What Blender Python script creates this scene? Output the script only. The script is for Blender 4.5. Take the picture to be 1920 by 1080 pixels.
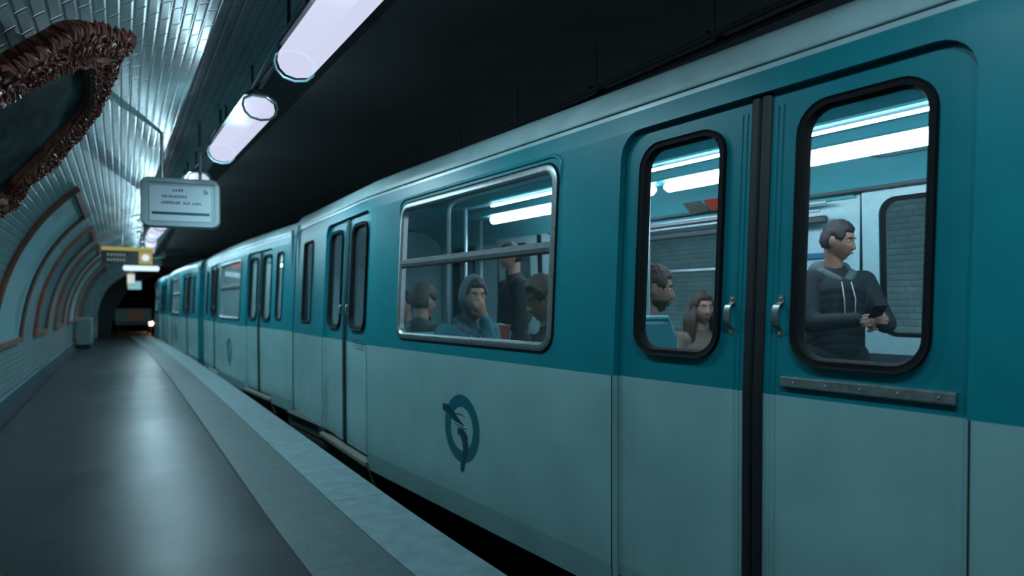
import bpy, bmesh, math, random
from math import sin, cos, pi, radians, sqrt, exp, atan2
from mathutils import Vector, Matrix, noise
random.seed(7)
sc = bpy.context.scene
COL = sc.collection
for o in list(bpy.data.objects): bpy.data.objects.remove(o)

# ------------------------------------------------------------------ camera, world, exposure
CAM_H = 1.17
cam_d = bpy.data.cameras.new('camera'); cam = bpy.data.objects.new('camera', cam_d); COL.objects.link(cam)
cam.location = (0, 0, CAM_H)
cam.rotation_euler = (radians(89.0), radians(0.0), radians(-30.0))
cam_d.sensor_width = 36; cam_d.lens = 1272 / 1920 * 36; cam_d.shift_y = 54 / 1920
cam_d.clip_start = 0.02; cam_d.clip_end = 300
cam_d.dof.use_dof = True; cam_d.dof.focus_distance = 2.9; cam_d.dof.aperture_fstop = 1.7
sc.camera = cam
w = bpy.data.worlds.new('world'); sc.world = w; w.use_nodes = True
w.node_tree.nodes['Background'].inputs[0].default_value = (.10, .30, .36, 1)
w.node_tree.nodes['Background'].inputs[1].default_value = 0.015
vs = sc.view_settings
vs.view_transform = 'Standard'; vs.look = 'None'; vs.gamma = 1; vs.exposure = 0.0
try: vs.use_curve_mapping = False
except Exception: pass
LAMP_COL = (.52, .86, 1.0)
LAMP_W = 45.0          # watts of each of the three downward spots inside a platform lamp
LAMP_P = 6.0           # watts of the bare tube glow
TUBE_SHOW = (.80, .85, 1.10)
CAR_TUBE = 17

# ------------------------------------------------------------------ materials
def mat(name, col, rough=.5, metal=0, spec=.5, emit=None, es=0, noise_amt=0, nscale=20, bump=0, bscale=60, coat=0):
    m = bpy.data.materials.new(name); m.use_nodes = True
    nt = m.node_tree; p = nt.nodes['Principled BSDF']
    p.inputs['Base Color'].default_value = (*col, 1); p.inputs['Roughness'].default_value = rough
    p.inputs['Metallic'].default_value = metal
    p.inputs['Specular IOR Level'].default_value = spec
    p.inputs['Coat Weight'].default_value = coat
    if emit: p.inputs['Emission Color'].default_value = (*emit, 1); p.inputs['Emission Strength'].default_value = es
    tc = nt.nodes.new('ShaderNodeTexCoord')
    if noise_amt:
        n = nt.nodes.new('ShaderNodeTexNoise'); n.inputs['Scale'].default_value = nscale; n.inputs['Detail'].default_value = 6
        r = nt.nodes.new('ShaderNodeMapRange'); r.inputs[1].default_value = .3; r.inputs[2].default_value = .7
        r.inputs[3].default_value = 1 - noise_amt; r.inputs[4].default_value = 1 + noise_amt * .5
        mx = nt.nodes.new('ShaderNodeVectorMath'); mx.operation = 'SCALE'; mx.inputs[0].default_value = col
        nt.links.new(tc.outputs['Object'], n.inputs['Vector']); nt.links.new(n.outputs['Fac'], r.inputs[0])
        nt.links.new(r.outputs[0], mx.inputs['Scale']); nt.links.new(mx.outputs[0], p.inputs['Base Color'])
    if bump:
        n = nt.nodes.new('ShaderNodeTexNoise'); n.inputs['Scale'].default_value = bscale; n.inputs['Detail'].default_value = 5
        b = nt.nodes.new('ShaderNodeBump'); b.inputs['Strength'].default_value = bump; b.inputs['Distance'].default_value = .01
        nt.links.new(tc.outputs['Object'], n.inputs['Vector']); nt.links.new(n.outputs['Fac'], b.inputs['Height'])
        nt.links.new(b.outputs[0], p.inputs['Normal'])
    return m

def tile_mat(name, col, joint, tw, th, rough=.22, bump=.9, offset=.5, wob=.06):
    """bevelled glazed tiles laid on the UVs (metres along, metres up)"""
    m = bpy.data.materials.new(name); m.use_nodes = True
    nt = m.node_tree; p = nt.nodes['Principled BSDF']; L = nt.links.new
    uv = nt.nodes.new('ShaderNodeUVMap'); uv.uv_map = 'UVMap'
    def brick(msize, smooth):
        b = nt.nodes.new('ShaderNodeTexBrick'); b.offset = offset
        b.inputs['Scale'].default_value = 1; b.inputs['Brick Width'].default_value = tw; b.inputs['Row Height'].default_value = th
        b.inputs['Mortar Size'].default_value = msize; b.inputs['Mortar Smooth'].default_value = smooth
        b.inputs['Bias'].default_value = 0
        b.inputs['Color1'].default_value = (*col, 1); b.inputs['Color2'].default_value = (*[c * .86 for c in col], 1)
        b.inputs['Mortar'].default_value = (*joint, 1)
        L(uv.outputs[0], b.inputs['Vector']); return b
    b1 = brick(.0035, .2); b2 = brick(min(.022, th * .22), 1.0)
    ns = nt.nodes.new('ShaderNodeTexNoise'); ns.inputs['Scale'].default_value = 2.2; ns.inputs['Detail'].default_value = 8
    L(uv.outputs[0], ns.inputs['Vector'])
    mr = nt.nodes.new('ShaderNodeMapRange'); mr.inputs[1].default_value = .35; mr.inputs[2].default_value = .75
    mr.inputs[3].default_value = 1.0; mr.inputs[4].default_value = .72; L(ns.outputs['Fac'], mr.inputs[0])
    mx = nt.nodes.new('ShaderNodeVectorMath'); mx.operation = 'SCALE'; L(b1.outputs['Color'], mx.inputs[0]); L(mr.outputs[0], mx.inputs['Scale'])
    L(mx.outputs[0], p.inputs['Base Color'])
    inv = nt.nodes.new('ShaderNodeMath'); inv.operation = 'SUBTRACT'; inv.inputs[0].default_value = 1; L(b2.outputs['Fac'], inv.inputs[1])
    n2 = nt.nodes.new('ShaderNodeTexNoise'); n2.inputs['Scale'].default_value = 9; L(uv.outputs[0], n2.inputs['Vector'])
    ad = nt.nodes.new('ShaderNodeMath'); ad.operation = 'MULTIPLY_ADD'; L(n2.outputs['Fac'], ad.inputs[0]); ad.inputs[1].default_value = wob * 8; L(inv.outputs[0], ad.inputs[2])
    bp = nt.nodes.new('ShaderNodeBump'); bp.inputs['Strength'].default_value = bump; bp.inputs['Distance'].default_value = .006
    L(ad.outputs[0], bp.inputs['Height']); L(bp.outputs[0], p.inputs['Normal'])
    p.inputs['Roughness'].default_value = rough; p.inputs['Specular IOR Level'].default_value = .32
    return m

def glass_mat(name, tint=(.86, .97, .98), gloss=.07, haze=.03):
    m = bpy.data.materials.new(name); m.use_nodes = True; nt = m.node_tree; nt.nodes.clear(); L = nt.links.new
    out = nt.nodes.new('ShaderNodeOutputMaterial'); tr = nt.nodes.new('ShaderNodeBsdfTransparent'); tr.inputs[0].default_value = (*tint, 1)
    gl = nt.nodes.new('ShaderNodeBsdfGlossy'); gl.inputs['Roughness'].default_value = .03; gl.inputs[0].default_value = (.8, .95, 1, 1)
    df = nt.nodes.new('ShaderNodeBsdfDiffuse'); df.inputs[0].default_value = (.35, .5, .52, 1)
    lw = nt.nodes.new('ShaderNodeLayerWeight'); lw.inputs[0].default_value = .25
    ma = nt.nodes.new('ShaderNodeMath'); ma.operation = 'MULTIPLY_ADD'; L(lw.outputs['Fresnel'], ma.inputs[0]); ma.inputs[1].default_value = .35; ma.inputs[2].default_value = gloss * .4
    m1 = nt.nodes.new('ShaderNodeMixShader'); L(ma.outputs[0], m1.inputs[0]); L(tr.outputs[0], m1.inputs[1]); L(gl.outputs[0], m1.inputs[2])
    tc = nt.nodes.new('ShaderNodeTexCoord'); ns = nt.nodes.new('ShaderNodeTexNoise'); ns.inputs['Scale'].default_value = 5; ns.inputs['Detail'].default_value = 7
    L(tc.outputs['Object'], ns.inputs['Vector']); mm = nt.nodes.new('ShaderNodeMath'); mm.operation = 'MULTIPLY'; L(ns.outputs['Fac'], mm.inputs[0]); mm.inputs[1].default_value = haze * 2
    m2 = nt.nodes.new('ShaderNodeMixShader'); L(mm.outputs[0], m2.inputs[0]); L(m1.outputs[0], m2.inputs[1]); L(df.outputs[0], m2.inputs[2])
    L(m2.outputs[0], out.inputs[0]); return m

def emis(name, col, s, transp=0):
    m = bpy.data.materials.new(name); m.use_nodes = True; nt = m.node_tree; nt.nodes.clear(); L = nt.links.new
    out = nt.nodes.new('ShaderNodeOutputMaterial'); e = nt.nodes.new('ShaderNodeEmission'); e.inputs[0].default_value = (*col, 1); e.inputs[1].default_value = s
    if transp:
        t = nt.nodes.new('ShaderNodeBsdfTransparent'); mx = nt.nodes.new('ShaderNodeMixShader'); mx.inputs[0].default_value = transp
        L(e.outputs[0], mx.inputs[1]); L(t.outputs[0], mx.inputs[2]); L(mx.outputs[0], out.inputs[0])
    else: L(e.outputs[0], out.inputs[0])
    return m

M = {}
M['teal'] = mat('teal paint', (.004, .21, .25), .38, spec=.35, noise_amt=.10, nscale=5, bump=.02, bscale=120)
M['door_teal'] = mat('door teal paint', (.004, .195, .235), .40, spec=.35, noise_amt=.10, nscale=6)
M['cream'] = mat('pale grey green paint', (.28, .47, .47), .38, spec=.4, noise_amt=.13, nscale=3)
M['roof'] = mat('pale roof paint', (.40, .55, .56), .32, spec=.6, noise_amt=.15, nscale=5)
M['grime'] = mat('brown grime', (.14, .13, .11), .7, noise_amt=.3)
M['black'] = mat('black rubber', (.010, .011, .013), .55)
M['gasket'] = mat('black gasket', (.008, .009, .011), .7, spec=.15)
M['dark'] = mat('dark underframe', (.012, .014, .016), .8, noise_amt=.4)
M['alu'] = mat('brushed aluminium', (.36, .40, .40), .38, metal=.7, noise_amt=.2, nscale=30)
M['steel'] = mat('worn steel', (.42, .42, .40), .35, metal=.8, noise_amt=.3, nscale=40)
M['chrome'] = mat('polished steel tube', (.50, .66, .70), .22, metal=.35)
M['glass'] = glass_mat('window glass')
M['far_glass'] = glass_mat('hazy window glass', (.75, .80, .78), .12, .20)
M['int_wall'] = mat('train wall laminate', (.10, .44, .48), .45, noise_amt=.08, nscale=4)
M['int_light'] = mat('train pale panel', (.40, .66, .70), .4, noise_amt=.08)
M['int_ceil'] = mat('train ceiling panel', (.10, .46, .52), .35, noise_amt=.05)
M['int_lower'] = mat('dark lower door lining', (.05, .075, .08), .5)
M['int_floor'] = mat('train floor', (.05, .06, .06), .6)
M['int_dark'] = mat('train dark trim', (.03, .05, .055), .5)
M['seat'] = mat('teal seat shell', (.03, .22, .27), .45)
M['seat_fab'] = mat('dark seat fabric', (.03, .07, .08), .8, noise_amt=.3, nscale=80)
M['car_tube'] = emis('train tube and reflection glow', (.80, .86, 1.0), CAR_TUBE)
M['logo'] = mat('logo teal', (.005, .13, .16), .4)
M['logo_dark'] = mat('logo dark teal', (.003, .055, .075), .4)
M['red'] = mat('red sticker', (.45, .05, .025), .5)
M['blue'] = mat('blue sticker', (.02, .15, .32), .5)
M['white'] = mat('white sticker', (.5, .55, .56), .5)
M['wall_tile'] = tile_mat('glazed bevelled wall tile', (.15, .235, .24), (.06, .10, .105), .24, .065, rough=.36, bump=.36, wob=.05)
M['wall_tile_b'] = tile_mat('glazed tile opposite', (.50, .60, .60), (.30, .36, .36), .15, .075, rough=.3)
M['ceil'] = mat('sooty shaded vault plaster', (.020, .025, .026), .85, noise_amt=.35, nscale=2.5, bump=.1, bscale=30)  # soot, plus the weak light over the tracks painted into the colour
M['plinth'] = mat('dark blue plinth tile', (.02, .055, .075), .65, noise_amt=.3, nscale=6)
M['tunnel'] = mat('tunnel soot', (.008, .009, .010), .9)
M['ballast'] = mat('track bed', (.012, .013, .014), .9, noise_amt=.5, nscale=15, bump=.5)
M['rail'] = mat('rail steel', (.10, .09, .08), .4, metal=.8)
M['frame'] = mat('copper brown frame', (.20, .065, .042), .5, noise_amt=.35, nscale=12)
M['frame_dark'] = mat('dark frame side', (.02, .016, .015), .6)
M['lamp_body'] = mat('lamp housing', (.06, .075, .075), .5, metal=.3, noise_amt=.3)
M['lamp_cap'] = mat('lamp end cap', (.25, .45, .50), .25)
M['diffuser'] = emis('lamp diffuser', TUBE_SHOW, 1.0, .45)
M['sign_body'] = mat('pale sign casing', (.30, .38, .39), .4, noise_amt=.1)
M['sign_face'] = mat('pale sign face', (.38, .47, .52), .35, emit=(.6, .75, .9), es=.06)
M['sign_text'] = mat('dark sign print', (.03, .08, .09), .5)
M['sign_bar'] = mat('teal sign bar', (.004, .06, .08), .4)
M['yellow'] = emis('lit yellow sign panel', (.42, .38, .12), .8)
M['yellow_glow'] = emis('lit white symbol', (.75, .85, 1.0), 1.0)
M['sign_black'] = mat('dark sign board', (.03, .045, .045), .4)
M['sign_grey'] = emis('faint lit lettering', (.16, .24, .24), .7)
M['box'] = mat('grey metal cabinet', (.13, .20, .20), .5, noise_amt=.2)
M['orange'] = mat('orange panel paint', (.45, .14, .07), .6)  # plain orange paint of the far bench panel
M['signal'] = emis('signal lamp', (1.0, .82, .62), 6)
M['skin'] = mat('light skin', (.50, .27, .20), .5)
M['skin2'] = mat('tan skin', (.38, .19, .13), .5)
M['hair_dark'] = mat('dark brown hair', (.018, .012, .010), .5, bump=.6, bscale=120)
M['hair_brown'] = mat('brown hair', (.07, .035, .022), .5, bump=.6, bscale=120)
M['hair_grey'] = mat('grey brown hair', (.08, .065, .055), .6, bump=.6, bscale=120)
M['eye'] = mat('eye white', (.5, .5, .48), .3)
M['iris'] = mat('dark iris', (.02, .012, .01), .3)
M['lip'] = mat('lips', (.36, .12, .10), .5)
M['c_black'] = mat('black coat', (.012, .015, .018), .8, bump=.4, bscale=40)
M['c_navy'] = mat('dark navy quilted jacket', (.009, .018, .026), .75, bump=.5, bscale=30)
M['c_teal'] = mat('teal jacket', (.03, .17, .21), .7, bump=.5, bscale=30)
M['c_grey'] = mat('dark grey jacket', (.05, .06, .065), .8, bump=.4, bscale=40)
M['c_beige'] = mat('beige coat', (.24, .17, .12), .8, bump=.5, bscale=40)
M['c_hood'] = mat('grey hoodie', (.10, .14, .15), .85)
M['c_jeans'] = mat('dark trousers', (.02, .025, .035), .85)
M['shoe'] = mat('dark shoe', (.015, .013, .012), .5)
M['phone'] = mat('phone body', (.01, .01, .012), .3)
M['cup'] = mat('red brown paper cup', (.35, .09, .05), .5)
M['paper'] = mat('white paper', (.6, .62, .6), .7)

def floor_mat():
    m = mat('dark asphalt floor', (.05, .06, .06), .3, spec=.18)
    nt = m.node_tree; p = nt.nodes['Principled BSDF']; L = nt.links.new
    tc = nt.nodes['Texture Coordinate']
    n = nt.nodes.new('ShaderNodeTexNoise'); n.inputs['Scale'].default_value = 1.6; n.inputs['Detail'].default_value = 8; L(tc.outputs['Object'], n.inputs['Vector'])
    cr = nt.nodes.new('ShaderNodeValToRGB'); cr.color_ramp.elements[0].position = .35; cr.color_ramp.elements[1].position = .7
    cr.color_ramp.elements[0].color = (.004, .008, .009, 1); cr.color_ramp.elements[1].color = (.010, .017, .019, 1)
    L(n.outputs['Fac'], cr.inputs[0]); L(cr.outputs[0], p.inputs['Base Color'])
    r = nt.nodes.new('ShaderNodeMapRange'); r.inputs[3].default_value = .29; r.inputs[4].default_value = .44; L(n.outputs['Fac'], r.inputs[0]); L(r.outputs[0], p.inputs['Roughness'])
    n2 = nt.nodes.new('ShaderNodeTexNoise'); n2.inputs['Scale'].default_value = 90; n2.inputs['Detail'].default_value = 3; L(tc.outputs['Object'], n2.inputs['Vector'])
    b = nt.nodes.new('ShaderNodeBump'); b.inputs['Strength'].default_value = .12; b.inputs['Distance'].default_value = .004
    L(n2.outputs['Fac'], b.inputs['Height']); L(b.outputs[0], p.inputs['Normal'])
    return m
M['floor'] = floor_mat()
def slab_mat(name, col, step):
    m = mat(name, col, .55, noise_amt=.22, nscale=9, bump=.25, bscale=90)
    nt = m.node_tree; p = nt.nodes['Principled BSDF']; L = nt.links.new
    tc = nt.nodes['Texture Coordinate']; sp = nt.nodes.new('ShaderNodeSeparateXYZ'); L(tc.outputs['Object'], sp.inputs[0])
    mo = nt.nodes.new('ShaderNodeMath'); mo.operation = 'PINGPONG'; L(sp.outputs['Y'], mo.inputs[0]); mo.inputs[1].default_value = step / 2
    lt = nt.nodes.new('ShaderNodeMath'); lt.operation = 'LESS_THAN'; L(mo.outputs[0], lt.inputs[0]); lt.inputs[1].default_value = .0035
    old = p.inputs['Base Color'].links[0].from_socket
    mx = nt.nodes.new('ShaderNodeMix'); mx.data_type = 'RGBA'; L(lt.outputs[0], mx.inputs['Factor']); L(old, mx.inputs[6]); mx.inputs[7].default_value = (.02, .03, .03, 1)
    L(mx.outputs[2], p.inputs['Base Color']); return m
M['slab'] = slab_mat('grey tactile slab', (.050, .082, .083), .50)
M['edge_white'] = slab_mat('pale stone edge', (.155, .235, .25), 2.0)

def poster_mat(name, seed, a, b, c):
    m = mat(name, a, .4); nt = m.node_tree; p = nt.nodes['Principled BSDF']; L = nt.links.new; tc = nt.nodes['Texture Coordinate']
    mp = nt.nodes.new('ShaderNodeMapping'); mp.inputs['Location'].default_value = (seed, seed * 2.3, 0); L(tc.outputs['Object'], mp.inputs[0])
    n = nt.nodes.new('ShaderNodeTexVoronoi'); n.inputs['Scale'].default_value = 1.5; L(mp.outputs[0], n.inputs['Vector'])
    cr = nt.nodes.new('ShaderNodeValToRGB'); e = cr.color_ramp.elements
    e[0].position = 0; e[0].color = (*a, 1); e[1].position = 1; e[1].color = (*b, 1); x = e.new(.55); x.color = (*c, 1); cr.color_ramp.interpolation = 'CONSTANT'
    sx = nt.nodes.new('ShaderNodeSeparateColor'); L(n.outputs['Color'], sx.inputs[0]); L(sx.outputs[0], cr.inputs[0]); L(cr.outputs[0], p.inputs['Base Color'])
    return m
def painting_mat():
    m = mat('dark landscape painting', (.03, .05, .05), .75, spec=.1); nt = m.node_tree; p = nt.nodes['Principled BSDF']; L = nt.links.new; tc = nt.nodes['Texture Coordinate']
    mp = nt.nodes.new('ShaderNodeMapping'); mp.inputs['Scale'].default_value = (5, 1.6, 2.2); mp.inputs['Rotation'].default_value = (0, .6, .4); L(tc.outputs['Object'], mp.inputs[0])
    n = nt.nodes.new('ShaderNodeTexNoise'); n.inputs['Scale'].default_value = 1.5; n.inputs['Detail'].default_value = 7; n.inputs['Distortion'].default_value = .8; L(mp.outputs[0], n.inputs['Vector'])
    cr = nt.nodes.new('ShaderNodeValToRGB'); e = cr.color_ramp.elements
    e[0].position = .35; e[0].color = (.008, .012, .014, 1); e[1].position = .75; e[1].color = (.07, .11, .11, 1); x = e.new(.55); x.color = (.025, .045, .048, 1)
    L(n.outputs['Fac'], cr.inputs[0]); L(cr.outputs[0], p.inputs['Base Color']); return m

# ------------------------------------------------------------------ mesh helpers
class MB:
    def __init__(s): s.v = []; s.f = []; s.m = []; s.uv = {}
    def vert(s, p): s.v.append(tuple(p)); return len(s.v) - 1
    def face(s, idx, m=0, uv=None):
        s.f.append(tuple(idx)); s.m.append(m)
        if uv: s.uv[len(s.f) - 1] = uv
    def quad(s, a, b, c, d, m=0, uv=None):
        i = [s.vert(p) for p in (a, b, c, d)]; s.face(i, m, uv)
    def grid(s, rows, m=0, closed=False, uvs=None):
        idx = [[s.vert(p) for p in r] for r in rows]; n = len(rows[0])
        for i in range(len(rows) - 1):
            for j in range(n if closed else n - 1):
                k = (j + 1) % n
                s.face((idx[i][j], idx[i][k], idx[i + 1][k], idx[i + 1][j]), m,
                       (uvs[i][j], uvs[i][k], uvs[i + 1][k], uvs[i + 1][j]) if uvs else None)
        return idx
    def box(s, c, d, m=0, M4=None, bev=0):
        x, y, z = d[0] / 2, d[1] / 2, d[2] / 2; b = min(bev, x * .9, y * .9, z * .9)
        T = (lambda p: M4 @ Vector(p)) if M4 else (lambda p: Vector(p))
        def P(p): return T((c[0] + p[0], c[1] + p[1], c[2] + p[2]))
        if b <= 0:
            i = [s.vert(P((sx * x, sy * y, sz * z))) for sx in (-1, 1) for sy in (-1, 1) for sz in (-1, 1)]
            for q in ((0, 1, 3, 2), (4, 6, 7, 5), (0, 4, 5, 1), (2, 3, 7, 6), (0, 2, 6, 4), (1, 5, 7, 3)): s.face([i[k] for k in q], m)
            return
        V = {}
        for sx in (-1, 1):
            for sy in (-1, 1):
                for sz in (-1, 1):
                    V[sx, sy, sz, 0] = s.vert(P((sx * x, sy * (y - b), sz * (z - b))))
                    V[sx, sy, sz, 1] = s.vert(P((sx * (x - b), sy * y, sz * (z - b))))
                    V[sx, sy, sz, 2] = s.vert(P((sx * (x - b), sy * (y - b), sz * z)))
        sq = ((-1, -1), (1, -1), (1, 1), (-1, 1))
        for a in (-1, 1):
            s.face([V[a, p, q, 0] for p, q in sq], m); s.face([V[p, a, q, 1] for p, q in sq], m); s.face([V[p, q, a, 2] for p, q in sq], m)
        for a in (-1, 1):
            for c_ in (-1, 1):
                s.face([V[a, c_, -1, 0], V[a, c_, 1, 0], V[a, c_, 1, 1], V[a, c_, -1, 1]], m)
                s.face([V[a, -1, c_, 0], V[a, 1, c_, 0], V[a, 1, c_, 2], V[a, -1, c_, 2]], m)
                s.face([V[-1, a, c_, 1], V[1, a, c_, 1], V[1, a, c_, 2], V[-1, a, c_, 2]], m)
                for e in (-1, 1): s.face([V[a, c_, e, 0], V[a, c_, e, 1], V[a, c_, e, 2]], m)
    def tube(s, pts, r, m=0, n=8, closed=False, caps=True):
        pts = [Vector(p) for p in pts]; N = len(pts); rs = r if isinstance(r, (list, tuple)) else [r] * N
        rows = []; up = Vector((0, 0, 1))
        for i, p in enumerate(pts):
            a = pts[i - 1] if (i > 0 or closed) else p; b = pts[(i + 1) % N] if (i < N - 1 or closed) else p
            d = (b - a).normalized() if (b - a).length > 1e-9 else Vector((0, 0, 1))
            if i == 0:
                u = d.orthogonal().normalized()
            else:
                u = (u - d * u.dot(d)); u = u.normalized() if u.length > 1e-6 else d.orthogonal().normalized()
            w_ = d.cross(u)
            rows.append([p + (u * cos(2 * pi * k / n) + w_ * sin(2 * pi * k / n)) * rs[i] for k in range(n)])
        if closed: rows.append(rows[0])
        idx = s.grid(rows, m, closed=True)
        if caps and not closed: s.face(idx[0][::-1], m); s.face(idx[-1], m)
    def ellipsoid(s, c, r, m=0, nu=12, nv=8, R=None):
        rows = []
        for i in range(nv + 1):
            th = pi * i / nv; row = []
            for j in range(nu):
                p = Vector((r[0] * sin(th) * cos(2 * pi * j / nu), r[1] * sin(th) * sin(2 * pi * j / nu), r[2] * cos(th)))
                if R: p = R @ p
                row.append(Vector(c) + p)
            rows.append(row)
        # poles merged
        top = s.vert(rows[0][0]); bot = s.vert(rows[-1][0])
        idx = [[s.vert(p) for p in r_] for r_ in rows[1:-1]]
        for j in range(nu):
            k = (j + 1) % nu; s.face((top, idx[0][j], idx[0][k]), m); s.face((bot, idx[-1][k], idx[-1][j]), m)
        for i in range(len(idx) - 1):
            for j in range(nu):
                k = (j + 1) % nu; s.face((idx[i][j], idx[i + 1][j], idx[i + 1][k], idx[i][k]), m)
    def capsule(s, a, b, ra, rb, m=0, n=12, sq=1.0, sqdir=None):
        a = Vector(a); b = Vector(b); d = b - a; L_ = d.length; d = d.normalized() if L_ > 1e-6 else Vector((0, 0, 1))
        u = sqdir - d * sqdir.dot(d) if sqdir is not None else d.orthogonal()
        u.normalize(); w_ = d.cross(u); rings = []
        for k in range(1, 5): t = -pi / 2 + pi / 2 * k / 4; rings.append((a + d * ra * sin(t), ra * cos(t)))
        for k in range(0, 4): t = pi / 2 * k / 4; rings.append((b + d * rb * sin(t), rb * cos(t)))
        rows = [[c + (u * cos(2 * pi * j / n) + w_ * sq * sin(2 * pi * j / n)) * r for j in range(n)] for c, r in rings]
        idx = s.grid(rows, m, closed=True)
        p0 = s.vert(a - d * ra); p1 = s.vert(b + d * rb)
        for j in range(n): k = (j + 1) % n; s.face((p0, idx[0][k], idx[0][j]), m); s.face((p1, idx[-1][j], idx[-1][k]), m)
    def build(s, name, mats, parent=None, smooth=False, fix=True):
        me = bpy.data.meshes.new(name); me.from_pydata(s.v, [], s.f)
        if not isinstance(mats, (list, tuple)): mats = [mats]
        for mm in mats: me.materials.append(mm)
        me.polygons.foreach_set('material_index', s.m)
        if s.uv:
            ul = me.uv_layers.new(name='UVMap')
            for fi, uv in s.uv.items():
                for k, li in enumerate(me.polygons[fi].loop_indices): ul.data[li].uv = uv[k]
        if fix:
            bm = bmesh.new(); bm.from_mesh(me); bmesh.ops.remove_doubles(bm, verts=bm.verts, dist=1e-5)
            bmesh.ops.recalc_face_normals(bm, faces=bm.faces); bm.to_mesh(me); bm.free()
        if smooth:
            me.polygons.foreach_set('use_smooth', [True] * len(me.polygons))
            if smooth != 'all':
                try: me.set_sharp_from_angle(angle=radians(35))
                except Exception: pass
        me.update()
        o = bpy.data.objects.new(name, me); COL.objects.link(o)
        if parent: o.parent = parent
        return o

def islands(b):
    par = list(range(len(b.v)))
    key = {}
    def find(i):
        while par[i] != i: par[i] = par[par[i]]; i = par[i]
        return i
    for i, p in enumerate(b.v):
        k = (round(p[0], 4), round(p[1], 4), round(p[2], 4))
        if k in key: par[find(i)] = find(key[k])
        else: key[k] = i
    for f in b.f:
        for i in f[1:]: par[find(i)] = find(f[0])
    gr = {}
    for fi, f in enumerate(b.f): gr.setdefault(find(f[0]), []).append(fi)
    return list(gr.values())
def build_each(b, name, mats, parent=None, smooth=False):
    """one object for every separate piece"""
    out = []
    for g in islands(b):
        n = MB(); mp = {}
        for fi in g:
            for i in b.f[fi]:
                if i not in mp: mp[i] = n.vert(b.v[i])
            n.face([mp[i] for i in b.f[fi]], b.m[fi])
        out.append(n.build(name, mats, parent, smooth))
    return out

def empty(name, loc=(0, 0, 0), rz=0):
    o = bpy.data.objects.new(name, None); COL.objects.link(o); o.location = loc; o.rotation_euler = (0, 0, rz); o.empty_display_size = .1; return o
def tag(o, label, cat, group=None, kind=None):
    o['label'] = label; o['category'] = cat
    if group: o['group'] = group
    if kind: o['kind'] = kind
    return o
def struct(o): o['kind'] = 'structure'; return o
def copy_tree(o, parent=None):
    c = o.copy(); COL.objects.link(c)
    if parent: c.parent = parent
    for ch in list(o.children): copy_tree(ch, c)
    return c
def rrect(x0, x1, y0, y1, r, k=6):
    """rounded rectangle loop, counter clockwise from the lower right corner"""
    pts = []
    for cx, cy, a0 in ((x1 - r, y0 + r, -pi / 2), (x1 - r, y1 - r, 0), (x0 + r, y1 - r, pi / 2), (x0 + r, y0 + r, pi)):
        for i in range(k + 1): a = a0 + pi / 2 * i / k; pts.append((cx + r * cos(a), cy + r * sin(a)))
    return pts
def rect_match(x0, x1, y0, y1, loop, k=6):
    """points on the rectangle that pair with a rrect loop"""
    out = []
    cs = ((x1, y0), (x1, y1), (x0, y1), (x0, y0))
    for c in range(4):
        for i in range(k + 1):
            p = loop[c * (k + 1) + i]; h = k / 2
            if c % 2 == 0: q = (p[0], cs[c][1]) if i < h else ((cs[c][0], p[1]) if i > h else cs[c])
            else: q = (cs[c][0], p[1]) if i < h else ((p[0], cs[c][1]) if i > h else cs[c])
            out.append(q)
    return out

# ------------------------------------------------------------------ station geometry
def edge_x(y):
    if y < 4: return 1.405 + .012 * (4 - y) ** 2
    if y > 8: return 1.405 - .0009 * (y - 8) ** 2
    return 1.405
VX, VA, VH, VN = 3.3, 4.4, 3.1, 3.0
def vault(th):        # th 0 at left springing .. pi at right
    c, s_ = cos(th), sin(th)
    return (VX - VA * math.copysign(abs(c) ** (2 / VN), c), VH * abs(s_) ** (2 / VN))
# resample profile by arc length
PR = [vault(pi * i / 800) for i in range(801)]
AL = [0]
for i in range(1, 801): AL.append(AL[-1] + math.dist(PR[i], PR[i - 1]))
def prof(s_):
    if s_ <= 0: return PR[0]
    lo = 0
    import bisect
    i = min(max(bisect.bisect_left(AL, s_), 1), 800); t = (s_ - AL[i - 1]) / max(AL[i] - AL[i - 1], 1e-9)
    a, b = PR[i - 1], PR[i]; return (a[0] + (b[0] - a[0]) * t, a[1] + (b[1] - a[1]) * t)
def prof_n(s_):
    a = prof(s_ - .02) if s_ > .02 else prof(0); b = prof(s_ + .02); d = Vector((b[0] - a[0], b[1] - a[1])).normalized()
    return Vector((d.y, -d.x))     # pointing into the station
def s_of_x(x):
    for i in range(801):
        if PR[i][0] >= x: return AL[i]
def s_of_z(z):
    for i in range(401):
        if PR[i][1] >= z: return AL[i]
Y0, Y1 = -5.0, 30.0
S_T = s_of_x(1.02)
def vault_patch(name, s0, s1, m, y0=Y0, y1=Y1, ds=.06, thick=.15):
    b = MB(); n = max(2, int((s1 - s0) / ds)); rows = []; uvs = []
    for i in range(n + 1):
        s_ = s0 + (s1 - s0) * i / n; x, z = prof(s_); rows.append([(x, y, z) for y in (y0, y1)]); uvs.append([(y, s_) for y in (y0, y1)])
    b.grid(rows, uvs=uvs)
    # back face for thickness
    rb = []
    for i in range(n + 1):
        s_ = s0 + (s1 - s0) * i / n; x, z = prof(s_); nn = prof_n(s_); rb.append([(x - nn.x * thick, y, z - nn.y * thick) for y in (y0, y1)])
    b.grid(rb, uvs=uvs)
    return struct(b.build(name, m, smooth='all', fix=False))
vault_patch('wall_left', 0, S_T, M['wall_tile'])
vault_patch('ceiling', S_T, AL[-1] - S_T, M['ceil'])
vault_patch('wall_right', AL[-1] - S_T, AL[-1], M['wall_tile_b'])

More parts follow.
